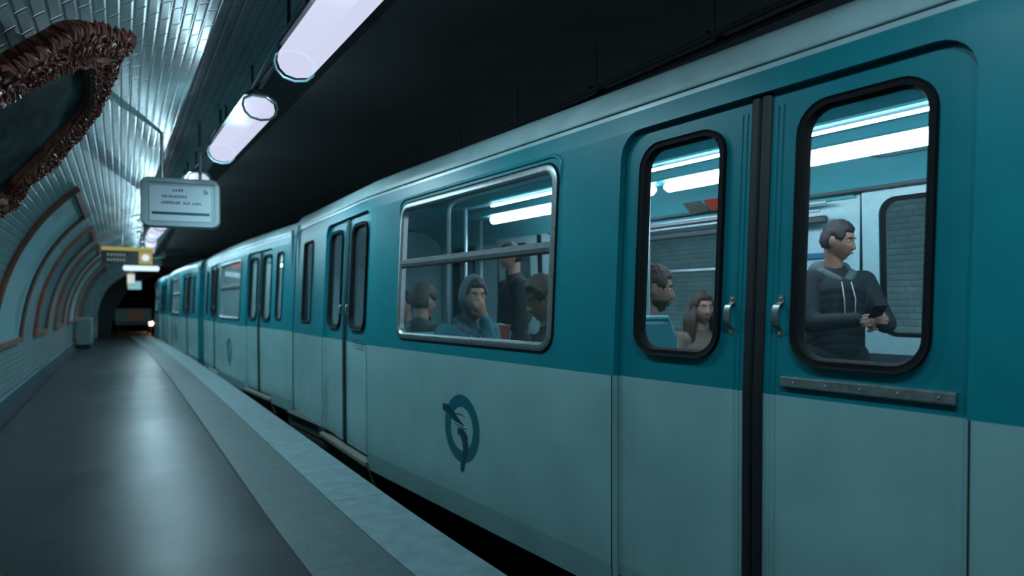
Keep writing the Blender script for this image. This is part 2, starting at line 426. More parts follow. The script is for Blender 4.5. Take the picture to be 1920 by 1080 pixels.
# plinth on the left wall
b = MB(); rows = []
for y in (Y0, Y1):
    rows.append([(-1.10, y, 0), (-1.055, y, 0), (-1.055, y, .19), (-1.075, y, .205), (-1.10, y, .205)])
b.grid(rows, closed=True); struct(b.build('baseboard_left', M['plinth']))
b = MB()
for y in (Y0, Y1): pass
b.grid([[(-1.055, y, 0), (-.99, y, 0), (-.99, y, .018), (-1.055, y, .018)] for y in (Y0, Y1)], closed=True); struct(b.build('trim_1', M['dark']))

# platform floor strips
YS = [Y0 + (Y1 - Y0) * i / 70 for i in range(71)]
def strip(name, xa, xb, m, z=0, h=.25):
    b = MB(); rows = []
    for y in YS:
        a = xa(y); c = xb(y); rows.append([(a, y, z), (c, y, z), (c, y, z - h), (a, y, z - h)])
    b.grid(rows, closed=True); b.quad(*rows[-1]); return struct(b.build(name, m))
strip('floor', lambda y: -1.12, lambda y: edge_x(y) - .725, M['floor'])
strip('trim_2', lambda y: edge_x(y) - .725, lambda y: edge_x(y) - .71, M['dark'], z=-.001)
strip('trim_3', lambda y: edge_x(y) - .71, lambda y: edge_x(y) - .335, M['slab'], z=.002)
strip('trim_4', lambda y: edge_x(y) - .335, lambda y: edge_x(y), M['edge_white'], z=.006)
b = MB(); rows = [[(edge_x(y) - .03, y, -.24), (edge_x(y) - .03, y, -1.1)] for y in YS]; b.grid(rows); struct(b.build('trim_5', M['dark']))
b = MB(); b.quad((-2, Y0, -1.1), (8.5, Y0, -1.1), (8.5, 60, -1.1), (-2, 60, -1.1)); struct(b.build('ground', M['ballast']))
# opposite platform
b = MB(); b.box((6.65, (Y0 + Y1) / 2, -.55), (2.2, Y1 - Y0, 1.1)); struct(b.build('floor_opposite', M['slab']))

# end wall with the tunnel mouth, and the tunnel behind it
def arch_loop(x0, x1, zb, zt, n=40, p=2.6):
    c, a = (x0 + x1) / 2, (x1 - x0) / 2; out = []
    for i in range(n + 1):
        th = pi * i / n; cx = cos(th); out.append((c - a * math.copysign(abs(cx) ** (2 / p), cx), zb + (zt - zb) * sin(th) ** (2 / p)))
    return out
inner = arch_loop(-.42, 5.6, -1.1, 2.62); outer = arch_loop(-1.3, 7.9, -1.1, 3.4, p=3)
b = MB()
b.grid([[(x, Y1 - .02, z) for x, z in outer], [(x, Y1 - .02, z) for x, z in inner], [(x, Y1 + .5, z) for x, z in inner]])
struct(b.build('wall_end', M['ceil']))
b = MB(); b.grid([[(x, Y1 + .45, z) for x, z in inner], [(x, 60, z) for x, z in inner]]); b.face([b.vert((x, 60, z)) for x, z in inner]); struct(b.build('wall_tunnel', M['tunnel']))
# back wall behind the camera
b = MB(); b.face([b.vert((x, Y0, z)) for x, z in arch_loop(-1.3, 7.9, -1.1, 3.4, p=3)]); struct(b.build('wall_back', M['wall_tile_b']))
# tiled arch ribs near the end that narrow the platform
for i, (y, t, w_) in enumerate(((25.6, .34, .22), (28.3, .60, .22))):
    b = MB(); rows = []
    prof_pts = [prof(s_of_x(1.3) * k / 24) for k in range(25)]; nn = [prof_n(s_of_x(1.3) * k / 24) for k in range(25)]
    for yy, off in ((y - w_ / 2, -.02), (y - w_ / 2, t * .6), (y + w_ / 2 + (2 if i else .6), t * .6), (y + w_ / 2 + (2 if i else .6), -.02)):
        rows.append([(p[0] + n.x * off, yy, p[1] + n.y * off) for p, n in zip(prof_pts, nn)])
    uv = [[(rr[0][1] * 1 + q * .3, k * .15) for k in range(25)] for q, rr in enumerate(rows)]
    b.grid(rows, uvs=uv); struct(b.build('wall_rib_%d' % (i + 1), M['wall_tile'], smooth=True, fix=False))

# rails and third-rail ledge
for i, x in enumerate((2.05, 3.05)):
    b = MB(); b.box((x, 25, -1.03), (.08, 70, .14)); struct(b.build('trim_%d' % (6 + i), M['rail']))
# cable ledge on the vault above the train
b = MB()
for (x, z) in ((3.0, 2.74), (3.12, 2.74)): b.tube([(x, Y0 + .2, z), (x, Y1 - .1, z)], .02, n=8)
for k in range(30):
    y = Y0 + 1 + k * 1.15
    b.box((3.06, y, 2.76), (.16, .03, .03)); b.tube([(3.06, y, 2.76), (3.06, y, 3.09)], .006, n=5)
o = b.build('cable_tray', M['dark']); tag(o, 'dark cable pipes hung from the dark vault above the train roof', 'cable tray')

# ------------------------------------------------------------------ poster panels on the curved wall
def poster(y0, y1, label, seed, cols, z0=.72, z1=2.33, bw=.06):
    sA, sB = s_of_z(z0), s_of_z(z1); root = empty('poster_panel', (prof(sA)[0] + .03, (y0 + y1) / 2, z0)); O = Vector(root.location)
    def P(y, s_, off):
        p = prof(s_); n = prof_n(s_); return Vector((p[0] + n.x * off, y, p[1] + n.y * off)) - O
    N = 26; f = MB()
    def bar(ya, yb, sa, sb, n, off=.05):
        rows = []
        for k in range(n + 1):
            s_ = sa + (sb - sa) * k / n; c = .018
            rows.append([P(ya, s_, -.01), P(ya, s_, off * .6), P(ya + c, s_, off), P(yb - c, s_, off), P(yb, s_, off * .6), P(yb, s_, -.01)])
        idx = f.grid(rows, closed=True); f.face(idx[0]); f.face(idx[-1])
    bar(y0, y0 + bw, sA, sB, N); bar(y1 - bw, y1, sA, sB, N)
    bar(y0 + bw, y1 - bw, sA, sA + bw, 2, .045); bar(y0 + bw, y1 - bw, sB - bw, sB, 2, .045)
    f.build('frame', M['frame'], root, smooth=True)
    s2 = MB(); rows = [[P(yy, sA + (sB - sA) * k / N, o_) for yy, o_ in ((y0 + bw + .01, .0), (y0 + bw + .01, .012), (y1 - bw - .01, .012), (y1 - bw - .01, .0))] for k in range(N + 1)]
    s2.grid(rows); s2.build('poster_sheet', poster_mat('poster print %d' % seed, seed, *cols), root, smooth=True)
    s3 = MB(); rows = [[P(yy, sA + bw + (sB - sA - 2 * bw) * k / N, o_) for yy, o_ in ((y0 + bw, .012), (y0 + bw, .03), (y0 + bw + .03, .03), (y0 + bw + .03, .012))] for k in range(N + 1)]
    s3.grid(rows); rows = [[P(yy, sA + bw + (sB - sA - 2 * bw) * k / N, o_) for yy, o_ in ((y1 - bw - .03, .012), (y1 - bw - .03, .03), (y1 - bw, .03), (y1 - bw, .012))] for k in range(N + 1)]
    s3.grid(rows); build_each(s3, 'inner_bead', M['frame_dark'], root)
    tag(root, label, 'poster panel', 'curved advertising panels along the tiled wall')
T1 = ((.16, .30, .32), (.05, .16, .19), (.12, .22, .23))
T2 = ((.04, .05, .05), (.10, .07, .05), (.02, .10, .12))
poster(7.9, 10.15, 'curved copper-framed poster panel nearest the camera, cut by the left edge of the photo', 1, T1)
poster(11.75, 13.5, 'second curved copper-framed poster panel along the wall, dark print with a teal patch', 2, T2)
poster(15.1, 17.1, 'third curved copper-framed poster panel along the tiled wall', 3, T2)
poster(18.7, 21.2, 'fourth curved copper-framed poster panel, the one before the grey cabinet', 4, T1)
poster(23.0, 25.2, 'fifth and farthest curved poster panel, just past the grey cabinet', 5, T2)

# ------------------------------------------------------------------ ornate picture frame on the vault
EU = Vector((.671, 0, .741)); EY = Vector((0, 1, 0)); EN = EY.cross(EU) * 1.0   # points to the tracks, downwards
if EN.x < 0: EN = -EN
# outline on the leaning plane: (metres along the platform, metres up the slope from P0)
P0 = Vector((-.62, 4.2, 1.76))
OUT = [(-1.19, 0.37), (-1.148, 0.444), (-1.123, 0.505), (-1.09, 0.582), (-1.056, 0.663), (-0.927, 0.753), (-0.705, 0.846), (-0.485, 0.932), (-0.379, 0.932), (-0.426, 0.856), (-0.257, 0.846), (-0.098, 0.815), (0.103, 0.761), (0.271, 0.702), (0.349, 0.629), (0.478, 0.563), (0.513, 0.471), (0.648, 0.379), (0.627, 0.29), (0.59, 0.171), (0.747, 0.096), (0.81, 0.017), (0.51, -0.233), (0.16, -0.263), (-1.54, -0.28), (-1.44, 0.15)]
INN = [(-0.882, 0.313), (-0.855, 0.385), (-0.826, 0.446), (-0.769, 0.5), (-0.726, 0.556), (-0.689, 0.604), (-0.655, 0.635), (-0.606, 0.667), (-0.536, 0.687), (-0.421, 0.695), (-0.279, 0.696), (-0.138, 0.688), (-0.001, 0.673), (0.085, 0.646), (0.142, 0.606), (0.2, 0.548), (0.242, 0.483), (0.28, 0.407), (0.338, 0.327), (0.376, 0.233), (0.409, 0.146), (0.513, 0.056), (0.293, -0.064), (0.093, -0.084), (-1.082, -0.067), (-1.002, 0.193)]
def sm(loop, n=10):
    N = len(loop); out = []
    for i in range(N):
        p = [Vector(loop[(i + k - 1) % N]).to_2d() if False else Vector((*loop[(i + k - 1) % N], 0)) for k in range(4)]
        for j in range(n):
            t = j / n; out.append(.5 * ((2 * p[1]) + (-p[0] + p[2]) * t + (2 * p[0] - 5 * p[1] + 4 * p[2] - p[3]) * t * t + (-p[0] + 3 * p[1] - 3 * p[2] + p[3]) * t ** 3))
    return out
def ornate():
    root = empty('ornate_picture_frame', P0)
    def Q(p, h): return EY * p[0] + EU * p[1] + EN * h
    o_, i_ = sm(OUT), sm(INN); N = len(o_); f = MB(); rows = []; R = 14
    for k in range(R + 1):
        t = k / R; row = []
        hgt = .02 + .045 * sin(pi * min(1, t * 1.05)) ** .6 - .015 * exp(-((t - .55) / .10) ** 2) + (.02 if .82 < t < .95 else 0)
        for j in range(N):
            wob = .024 * sin(j * .9) * (1 - t) + .010 * sin(j * 2.3 + t * 7)
            p = o_[j].lerp(i_[j], t); d = (o_[j] - i_[j]).normalized(); p = p + d * wob * (1 - t)
            row.append(Q(p, hgt + .022 * noise.noise(Vector((p.x * 16, p.y * 16, 3))) + .010 * sin(j * 1.7) * sin(pi * t)))
        rows.append(row)
    rows.insert(0, [Q(o_[j].lerp(i_[j], .05), -.025) for j in range(N)])
    rows.append([Q(i_[j], -.01) for j in range(N)])
    f.grid(rows, closed=True)
    rnd = random.Random(3)
    # carved scrolls and leaves
    for j in range(0, N, 2):
        for q in range(3):
            t = (.06, .32, .70)[q] + rnd.uniform(-.06, .06); p = o_[j].lerp(i_[j], t)
            tang = (o_[(j + 1) % N] - o_[j]).normalized(); nor = Vector((-tang.y, tang.x, 0))
            a0 = rnd.uniform(0, 2 * pi); sg = rnd.choice((-1, 1)); r0 = (.038, .028, .016)[q] * rnd.uniform(.8, 1.2)
            pts = []; rr = []
            for k in range(11):
                u = k / 10; rad = r0 * (1 - .75 * u); a = a0 + sg * u * 4.6
                c = p + tang * rad * cos(a) + nor * rad * sin(a)
                pts.append(Q(c, .045 + .030 * u + (.01 if q == 1 else 0))); rr.append((.011, .009, .005)[q] * (1 - .5 * u))
            f.tube(pts, rr, n=5)
        if j % 4 == 0:
            p = o_[j]; c = Vector((sum(v.x for v in o_) / N, sum(v.y for v in o_) / N, 0)); d = (p - c).normalized()
            lf = MB()
            for s_ in (-.5, 0, .5):
                dd = (Matrix.Rotation(s_, 3, 'Z') @ d); ln = rnd.uniform(.03, .055)
                f.tube([Q(p - dd * .03, .03), Q(p + dd * ln * .35, .055), Q(p + dd * ln * .8, .045), Q(p + dd * ln, .03)], [.010, .018, .012, .002], n=6)
    # egg beading along the inner edge
    for j in range(0, N, 1):
        p = o_[j].lerp(i_[j], .93); f.ellipsoid(Q(p, .04), (.008, .009, .008), nu=6, nv=4)
    f.build('carved_frame', M['frame_carved'], root, smooth=True, fix=False)
    s2 = MB(); s2.face([s2.vert(Q(p, .012)) for p in i_]); s2.face([s2.vert(Q(p * 1.0, -.02)) for p in i_])
    s2.build('painting', painting_mat(), root)
    # fixing brackets back to the vault
    br = MB()
    for yy in (-.5, .1, .5):
        for u in (-.3, .6):
            a = Q(Vector((yy, u, 0)), -.04); a2 = P0 + a; s_ = s_of_z(min(a2.z, 3.0)) ; pz = prof(s_); br.tube([a, Vector((pz[0], a2.y, pz[1])) - P0], .012, n=6)
    build_each(br, 'wall_bracket', M['frame_dark'], root)
    tag(root, 'large carved brown baroque frame around a dark landscape on the tiled vault', 'picture frame')
M['frame_carved'] = mat('carved brown gilt', (.26, .075, .045), .40, spec=.5, noise_amt=.5, nscale=25)
ornate()

# ------------------------------------------------------------------ platform lamps
def lamp_x(y): return .88 - .028 * (y - 3) if y < 15 else .544 + .024 * (y - 15)
LZ = 2.42
def make_lamp(detail=True):
    root = empty('ceiling_lamp'); LN = 1.62
    sec = [(-.045, .16), (-.10, .125), (-.108, .085), (-.095, .045), (-.06, .012), (0, 0), (.06, .012), (.095, .045), (.108, .085), (.10, .125), (.045, .16)]
    d = MB(); ys = [0, .015, .05, LN - .05, LN - .015, LN]; sc_ = [.72, .92, 1, 1, .92, .72]
    rows = [[(x * s_, y, .085 + (z - .085) * s_) for x, z in sec] for y, s_ in zip(ys, sc_)]
    d.grid(rows, closed=True); d.face([d.vert(p) for p in rows[0]]); d.face([d.vert(p) for p in rows[-1]])
    d.build('diffuser', M['diffuser'], root, smooth='all')
    h = MB(); h.box((0, LN / 2, .172), (.20, LN * .97, .014), bev=.004); h.box((0, LN / 2, .195), (.085, LN * .96, .04), bev=.008); h.box((0, .10, .21), (.06, .06, .04)); h.build('housing', M['lamp_body'], root)
    for yy in (-.012, LN + .012):
        c = MB(); pts = [(x * 1.04, yy, .085 + (z - .085) * 1.04) for x, z in sec]; c.tube(pts, .008, n=6, closed=True)
        c.build('end_ring', M['lamp_cap'], root, smooth=True)
    g = MB()
    for yy in (.25, LN - .25):
        g.tube([(0, yy, .2), (0, yy, .44)], .008, n=6)
    build_each(g, 'hanger', M['lamp_body'], root)
    return root
ORD = ['nearest', 'second', 'third', 'fourth', 'fifth', 'sixth', 'seventh', 'eighth', 'ninth', 'tenth', 'eleventh']
LAB = ['glowing tube lamp nearest the camera, cut off by the top edge of the photo',
       'glowing tube lamp hung between the cut-off lamp and the hanging display screen',
       'glowing tube lamp hidden behind the pale hanging display screen',
       'glowing lamp just under the lower left corner of the display screen']
protoL = make_lamp()
for i in range(11):
    y = (2.27, 4.84, 7.95)[i] if i < 3 else 2.95 + i * 2.48
    o = protoL if i == 0 else copy_tree(protoL)
    x = lamp_x(y); sl = lamp_x(y + 1.62) - x
    o.location = (x, y, LZ + max(0, y - 15) * .006); o.rotation_euler = (0, 0, -atan2(sl, 1.62))
    tag(o, LAB[i] if i < 4 else 'glowing tube lamp, %s in the row counted from the camera' % ORD[i], 'lamp', 'tube lamps over the platform')
    n = 3 if i < 4 else 1
    for k in range(n):
        ld = bpy.data.lights.new('lamp_glow', 'SPOT'); ld.energy = LAMP_W * 3 / n * (1 if i < 2 else .85 if i < 4 else .6); ld.color = LAMP_COL; ld.shadow_soft_size = .0
        ld.spot_size = radians(176); ld.spot_blend = 1
        lo = bpy.data.objects.new('lamp_light', ld); COL.objects.link(lo); lo.parent = o; lo.location = (0, 1.62 * (k + .5) / n, .075)
    ld = bpy.data.lights.new('tube_glow', 'POINT'); ld.energy = LAMP_P * 3; ld.color = LAMP_COL; ld.shadow_soft_size = .0
    lo = bpy.data.objects.new('glow_tube', ld); COL.objects.link(lo); lo.parent = o; lo.location = (0, .81, .085)
for i, y in enumerate((-.21, -2.69)):
    o = copy_tree(protoL); x = lamp_x(y); o.location = (x, y, LZ); tag(o, ('glowing tube lamp straight above the camera, outside the photo', 'glowing tube lamp behind the camera, outside the photo')[i], 'lamp', 'tube lamps over the platform')
    if not [c for c in o.children if c.type == 'LIGHT']: raise Exception('no light')
for i, y in enumerate((.2, 3.2, 6.2, 9.2)):  # unseen lamps added to brighten the opposite wall behind the train windows
    o = copy_tree(protoL); o.location = (5.72, y, LZ); tag(o, 'added tube lamp over the opposite platform, unseen behind the train, brightening its wall', 'lamp', 'lamps added over the opposite platform')
# lamp rail and sagging cable
b = MB(); pts = [(lamp_x(y), y, LZ + .25 + max(0, y - 15) * .006) for y in [Y0 + .5 + k * .5 for k in range(68)]]
for a, c in zip(pts[:-1], pts[1:]): b.tube([a, c], .016, n=6)
for k in range(14):
    y = 1.55 + k * 2.48; xx = lamp_x(y)
    b.box((xx, y, LZ + .23), (.10, .12, .07), bev=.008); b.tube([(xx, y, LZ + .25), (xx, y, 2.92)], .010, n=6)
o = b.build('lamp_rail', M['lamp_body']); tag(o, 'dark metal rail with junction boxes carrying the row of platform lamps', 'rail')
b = MB(); pts = []
for k in range(140):
    y = Y0 + 1 + k * .24; ph = ((y - 1.55) / 2.48) % 1; pts.append((lamp_x(y) - .05, y, LZ + .25 - .09 * sin(pi * ph) ** 2 + .03))
b.tube(pts, .009, n=5); o = b.build('lamp_cable', M['lamp_cap'], smooth='all'); tag(o, 'thin cable sagging beside the lamp rail between the lamps', 'cable')

# ------------------------------------------------------------------ hanging display screen
def screen():
    root = empty('display_screen', (.50, 7.0, 1.885), radians(-8)); W_, H_, D_ = .66, .45, .12
    def ring(r_out, w_, y0, y1, r, name, m, x0=-W_ / 2, x1=W_ / 2, z0=0, z1=H_):
        b = MB(); lo = rrect(x0, x1, z0, z1, r); li = rrect(x0 + w_, x1 - w_, z0 + w_, z1 - w_, max(r - w_, .01))
        rows = [[(p[0], y, p[1]) for p in L_] for L_, y in ((li, y1), (lo, y1), (lo, y0 + .015), (rrect(x0 + .008, x1 - .008, z0 + .008, z1 - .008, r), y0), (li, y0), (li, y1))]
        b.grid(rows, closed=True); return b.build(name, m, root, smooth=True)
    ring(0, .045, -.065, .065, .07, 'casing', M['sign_body'])
    b = MB(); b.box((0, 0, H_ / 2), (W_ - .09, .09, H_ - .09)); b.build('screen_body', M['sign_body'], root)
    f = MB(); f.box((-.005, -.048, H_ / 2 - .01), (W_ - .15, .01, H_ - .13)); face = f.build('screen_face', M['sign_face'], root)
    t = MB()
    def word(x, z, w_, h_, n):
        cw = w_ / n
        for k in range(n):
            hh = h_ * random.choice((1, .72, .72, 1)); t.box((x + (k + .5) * cw, -.0535, z + hh / 2), (cw * .62, .002, hh))
    word(-.07, .325, .09, .028, 4); word(-.16, .268, .21, .024, 10); word(-.165, .210, .16, .026, 8); word(.015, .210, .06, .024, 3); word(.09, .210, .08, .024, 4); word(.19, .31, .04, .045, 2)
    t.build('lettering', M['sign_text'], face)
    t = MB(); t.box((0, -.054, .125), (.48, .003, .024)); t.build('teal_bar', M['sign_bar'], face)
    for xx in (-.16, .16):
        h = MB(); h.tube([(xx, 0, H_ - .01), (xx, 0, 1.02)], .014, n=8); build_each(h, 'hanging_rod', M['alu'], root, smooth=True)
    tag(root, 'pale hanging passenger display screen with rounded casing under the lamps', 'display screen')
screen()
# yellow and dark exit sign
def ysign():
    root = empty('hanging_sign', (.14, 15.6, 1.98)); b = MB(); b.box((0, 0, .17), (.90, .10, .34)); b.build('board', M['sign_black'], root)
    b = MB(); b.box((0, -.056, .305), (.90, .01, .07)); b.build('yellow_band', M['yellow'], root)
    b = MB(); b.box((.31, -.056, .135), (.24, .01, .25)); y = b.build('yellow_square', M['yellow'], root)
    b = MB()
    for a in range(4):
        R = Matrix.Translation((.31, -.063, .14)) @ Matrix.Rotation(a * pi / 4, 4, 'Y'); b.box((0, 0, 0), (.15, .004, .035), M4=R)
    b.build('white_symbol', M['yellow_glow'], y)
    b = MB()
    for z in (.16, .06):
        for k in range(6): b.box((-.34 + k * .055, -.053, z + .025), (.038, .004, .05))
    build_each(b, 'lettering', M['sign_grey'], root)
    b = MB(); b.tube([(-.1, 0, .34), (-.1, 0, .72)], .012); b.tube([(.3, 0, .34), (.3, 0, .85)], .012); build_each(b, 'hanging_rod', M['alu'], root)
    tag(root, 'dark hanging direction sign with a yellow top band and glowing yellow square', 'sign')
ysign()
def cross_lamp():
    root = empty('cross_lamp', (.42, 17.5, 2.0)); b = MB(); b.tube([(-.36, 0, 0), (-.33, 0, 0), (.33, 0, 0), (.36, 0, 0)], [.03, .06, .06, .03], n=10)
    b.build('tube', emis('cross lamp tube', (.62, .82, .95), 1.3), root, smooth='all')
    b = MB(); b.box((0, 0, .075), (.6, .05, .04)); b.tube([(0, 0, .08), (0, 0, .80)], .01); b.build('housing', M['lamp_body'], root)
    tag(root, 'bright white tube lamp hung crosswise below the yellow-topped sign', 'lamp')
    root = empty('lit_number_sign', (.25, 20.5, 1.73)); b = MB(); b.box((0, 0, .12), (.17, .10, .24), bev=.02); bo = b.build('light_box', emis('number sign face', (.62, .70, .72), 1.0), root)
    b = MB(); b.box((0, 0, .255), (.19, .11, .03)); b.box((0, 0, -.01), (.19, .11, .03)); b.tube([(0, 0, .26), (0, 0, 1.0)], .01); b.build('yellow_trim', M['yellow'], root)
    tag(root, 'small square lit box sign with yellow edges under the crosswise lamp', 'sign')
    root = empty('lit_direction_sign', (.38, 23.5, 1.62)); b = MB(); b.box((0, 0, .14), (.36, .09, .24), bev=.02); b.build('light_box', emis('small screen face', (.25, .62, .70), .8), root)
    b = MB(); b.box((0, 0, .28), (.38, .1, .03)); b.tube([(0, 0, .26), (0, 0, 1.05)], .01); b.build('housing', M['lamp_body'], root)
    tag(root, 'farthest small teal glowing screen hung before the tunnel mouth', 'sign')
cross_lamp()
# cabinet and bench at the wall
def cabinet():
    root = empty('metal_cabinet', (-.86, 21.9, 0)); b = MB(); b.box((0, 0, .45), (.36, .8, .72), bev=.02); b.build('body', M['box'], root)
    b = MB(); b.box((0, 0, .045), (.30, .7, .09)); b.build('base', M['dark'], root)
    b = MB(); b.box((.185, 0, .45), (.012, .7, .62), bev=.003); d = b.build('door', M['box'], root)
    b = MB(); b.box((.2, .27, .5), (.02, .02, .10)); b.build('handle', M['steel'], d)
    tag(root, 'grey metal cabinet standing against the tiled wall between the far posters', 'cabinet')
    root = empty('platform_bench', (.45, 31.2, 0)); b = MB(); b.box((0, 0, .75), (1.3, .06, .55), bev=.02); b.build('back_panel', M['box'], root)
    b = MB(); b.box((.05, -.05, .72), (.55, .05, .42)); b.build('orange_panel', M['orange'], root)
    b = MB(); b.box((0, -.25, .42), (1.3, .45, .06), bev=.02); b.build('seat', M['box'], root)
    for xx in (-.5, .5):
        b = MB(); b.box((xx, -.2, .2), (.06, .4, .4)); build_each(b, 'leg', M['dark'], root)
    tag(root, 'grey and orange bench panel at the far end of the platform', 'bench')
cabinet()
b = MB(); b.box((.1, 32.3, -.3), (1.9, 4.6, .6)); struct(b.build('floor_end', M['slab']))
def signal():
    root = empty('signal_lamp', (1.17, 34.2, -1.1)); b = MB(); b.tube([(0, 0, 0), (0, 0, 1.3)], .03); b.build('post', M['dark'], root)
    b = MB(); b.box((0, 0, 1.45), (.26, .16, .34), bev=.02); b.build('head', M['dark'], root)
    b = MB(); b.ellipsoid((0, -.09, 1.45), (.10, .04, .10)); b.build('lens', M['signal'], root, smooth='all')
    tag(root, 'small white orange signal lamp glowing in the tunnel mouth', 'signal')
    ld = bpy.data.lights.new('signal_glow', 'POINT'); ld.energy = 14; ld.color = (1, .35, .15); ld.shadow_soft_size = .05
    lo = bpy.data.objects.new('signal_light', ld); COL.objects.link(lo); lo.parent = root; lo.location = (0, -.35, 1.45)
signal()

# ------------------------------------------------------------------ the train
CW = 2.36            # car width
ZW, ZD, ZC, ZS = .866, 1.905, 1.985, -.085
def vprof(z):
    pts = [(-.30, .06), (ZS, .012), (.05, .002), (ZW, 0), (ZD, .050), (ZC, .062)]
    for (a, va), (c, vc) in zip(pts[:-1], pts[1:]):
        if z <= c: return va + (vc - va) * (z - a) / (c - a)
    return pts[-1][1]
ROOFP = [(ZC, .062), (2.035, .066), (2.085, .082), (2.125, .115), (2.155, .165), (2.185, .27), (2.21, .45), (2.225, .80), (2.23, CW / 2)]

class Car:
    def __init__(s, name, t0, t1, doors, loc, rz, detail, tp=.25):
        s.tp = tp
        s.t0, s.t1, s.doors, s.detail = t0, t1, doors, detail
        s.root = empty(name, loc, rz)
    def tap(s, t):
        d = min(t - s.t0, s.t1 - t); return s.tp * max(0, (2.6 - d) / 2.6)
    def W(s, t, z, off=0, side=0):
        v = vprof(z) + s.tap(t) + off
        return Vector((v if side == 0 else CW - v, t, z))
HD = .68             # half door opening
WZ0, WZ1 = .955, 1.845
def ring_extrude(b, mp, lo, li, o_out, o_in, back, m=0):
    """frame ring standing on the side: lo/li loops in (t,z)"""
    rows = [[mp(p[0], p[1], back) for p in lo], [mp(p[0], p[1], o_out * .6) for p in lo]]
    n = len(lo); mid = [((a[0] * .75 + c[0] * .25), (a[1] * .75 + c[1] * .25)) for a, c in zip(lo, li)]
    mi2 = [((a[0] * .25 + c[0] * .75), (a[1] * .25 + c[1] * .75)) for a, c in zip(lo, li)]
    rows += [[mp(p[0], p[1], o_out) for p in mid], [mp(p[0], p[1], o_out) for p in mi2], [mp(p[0], p[1], o_in) for p in li], [mp(p[0], p[1], back) for p in li], rows[0]]
    b.grid(rows, closed=True, m=m)

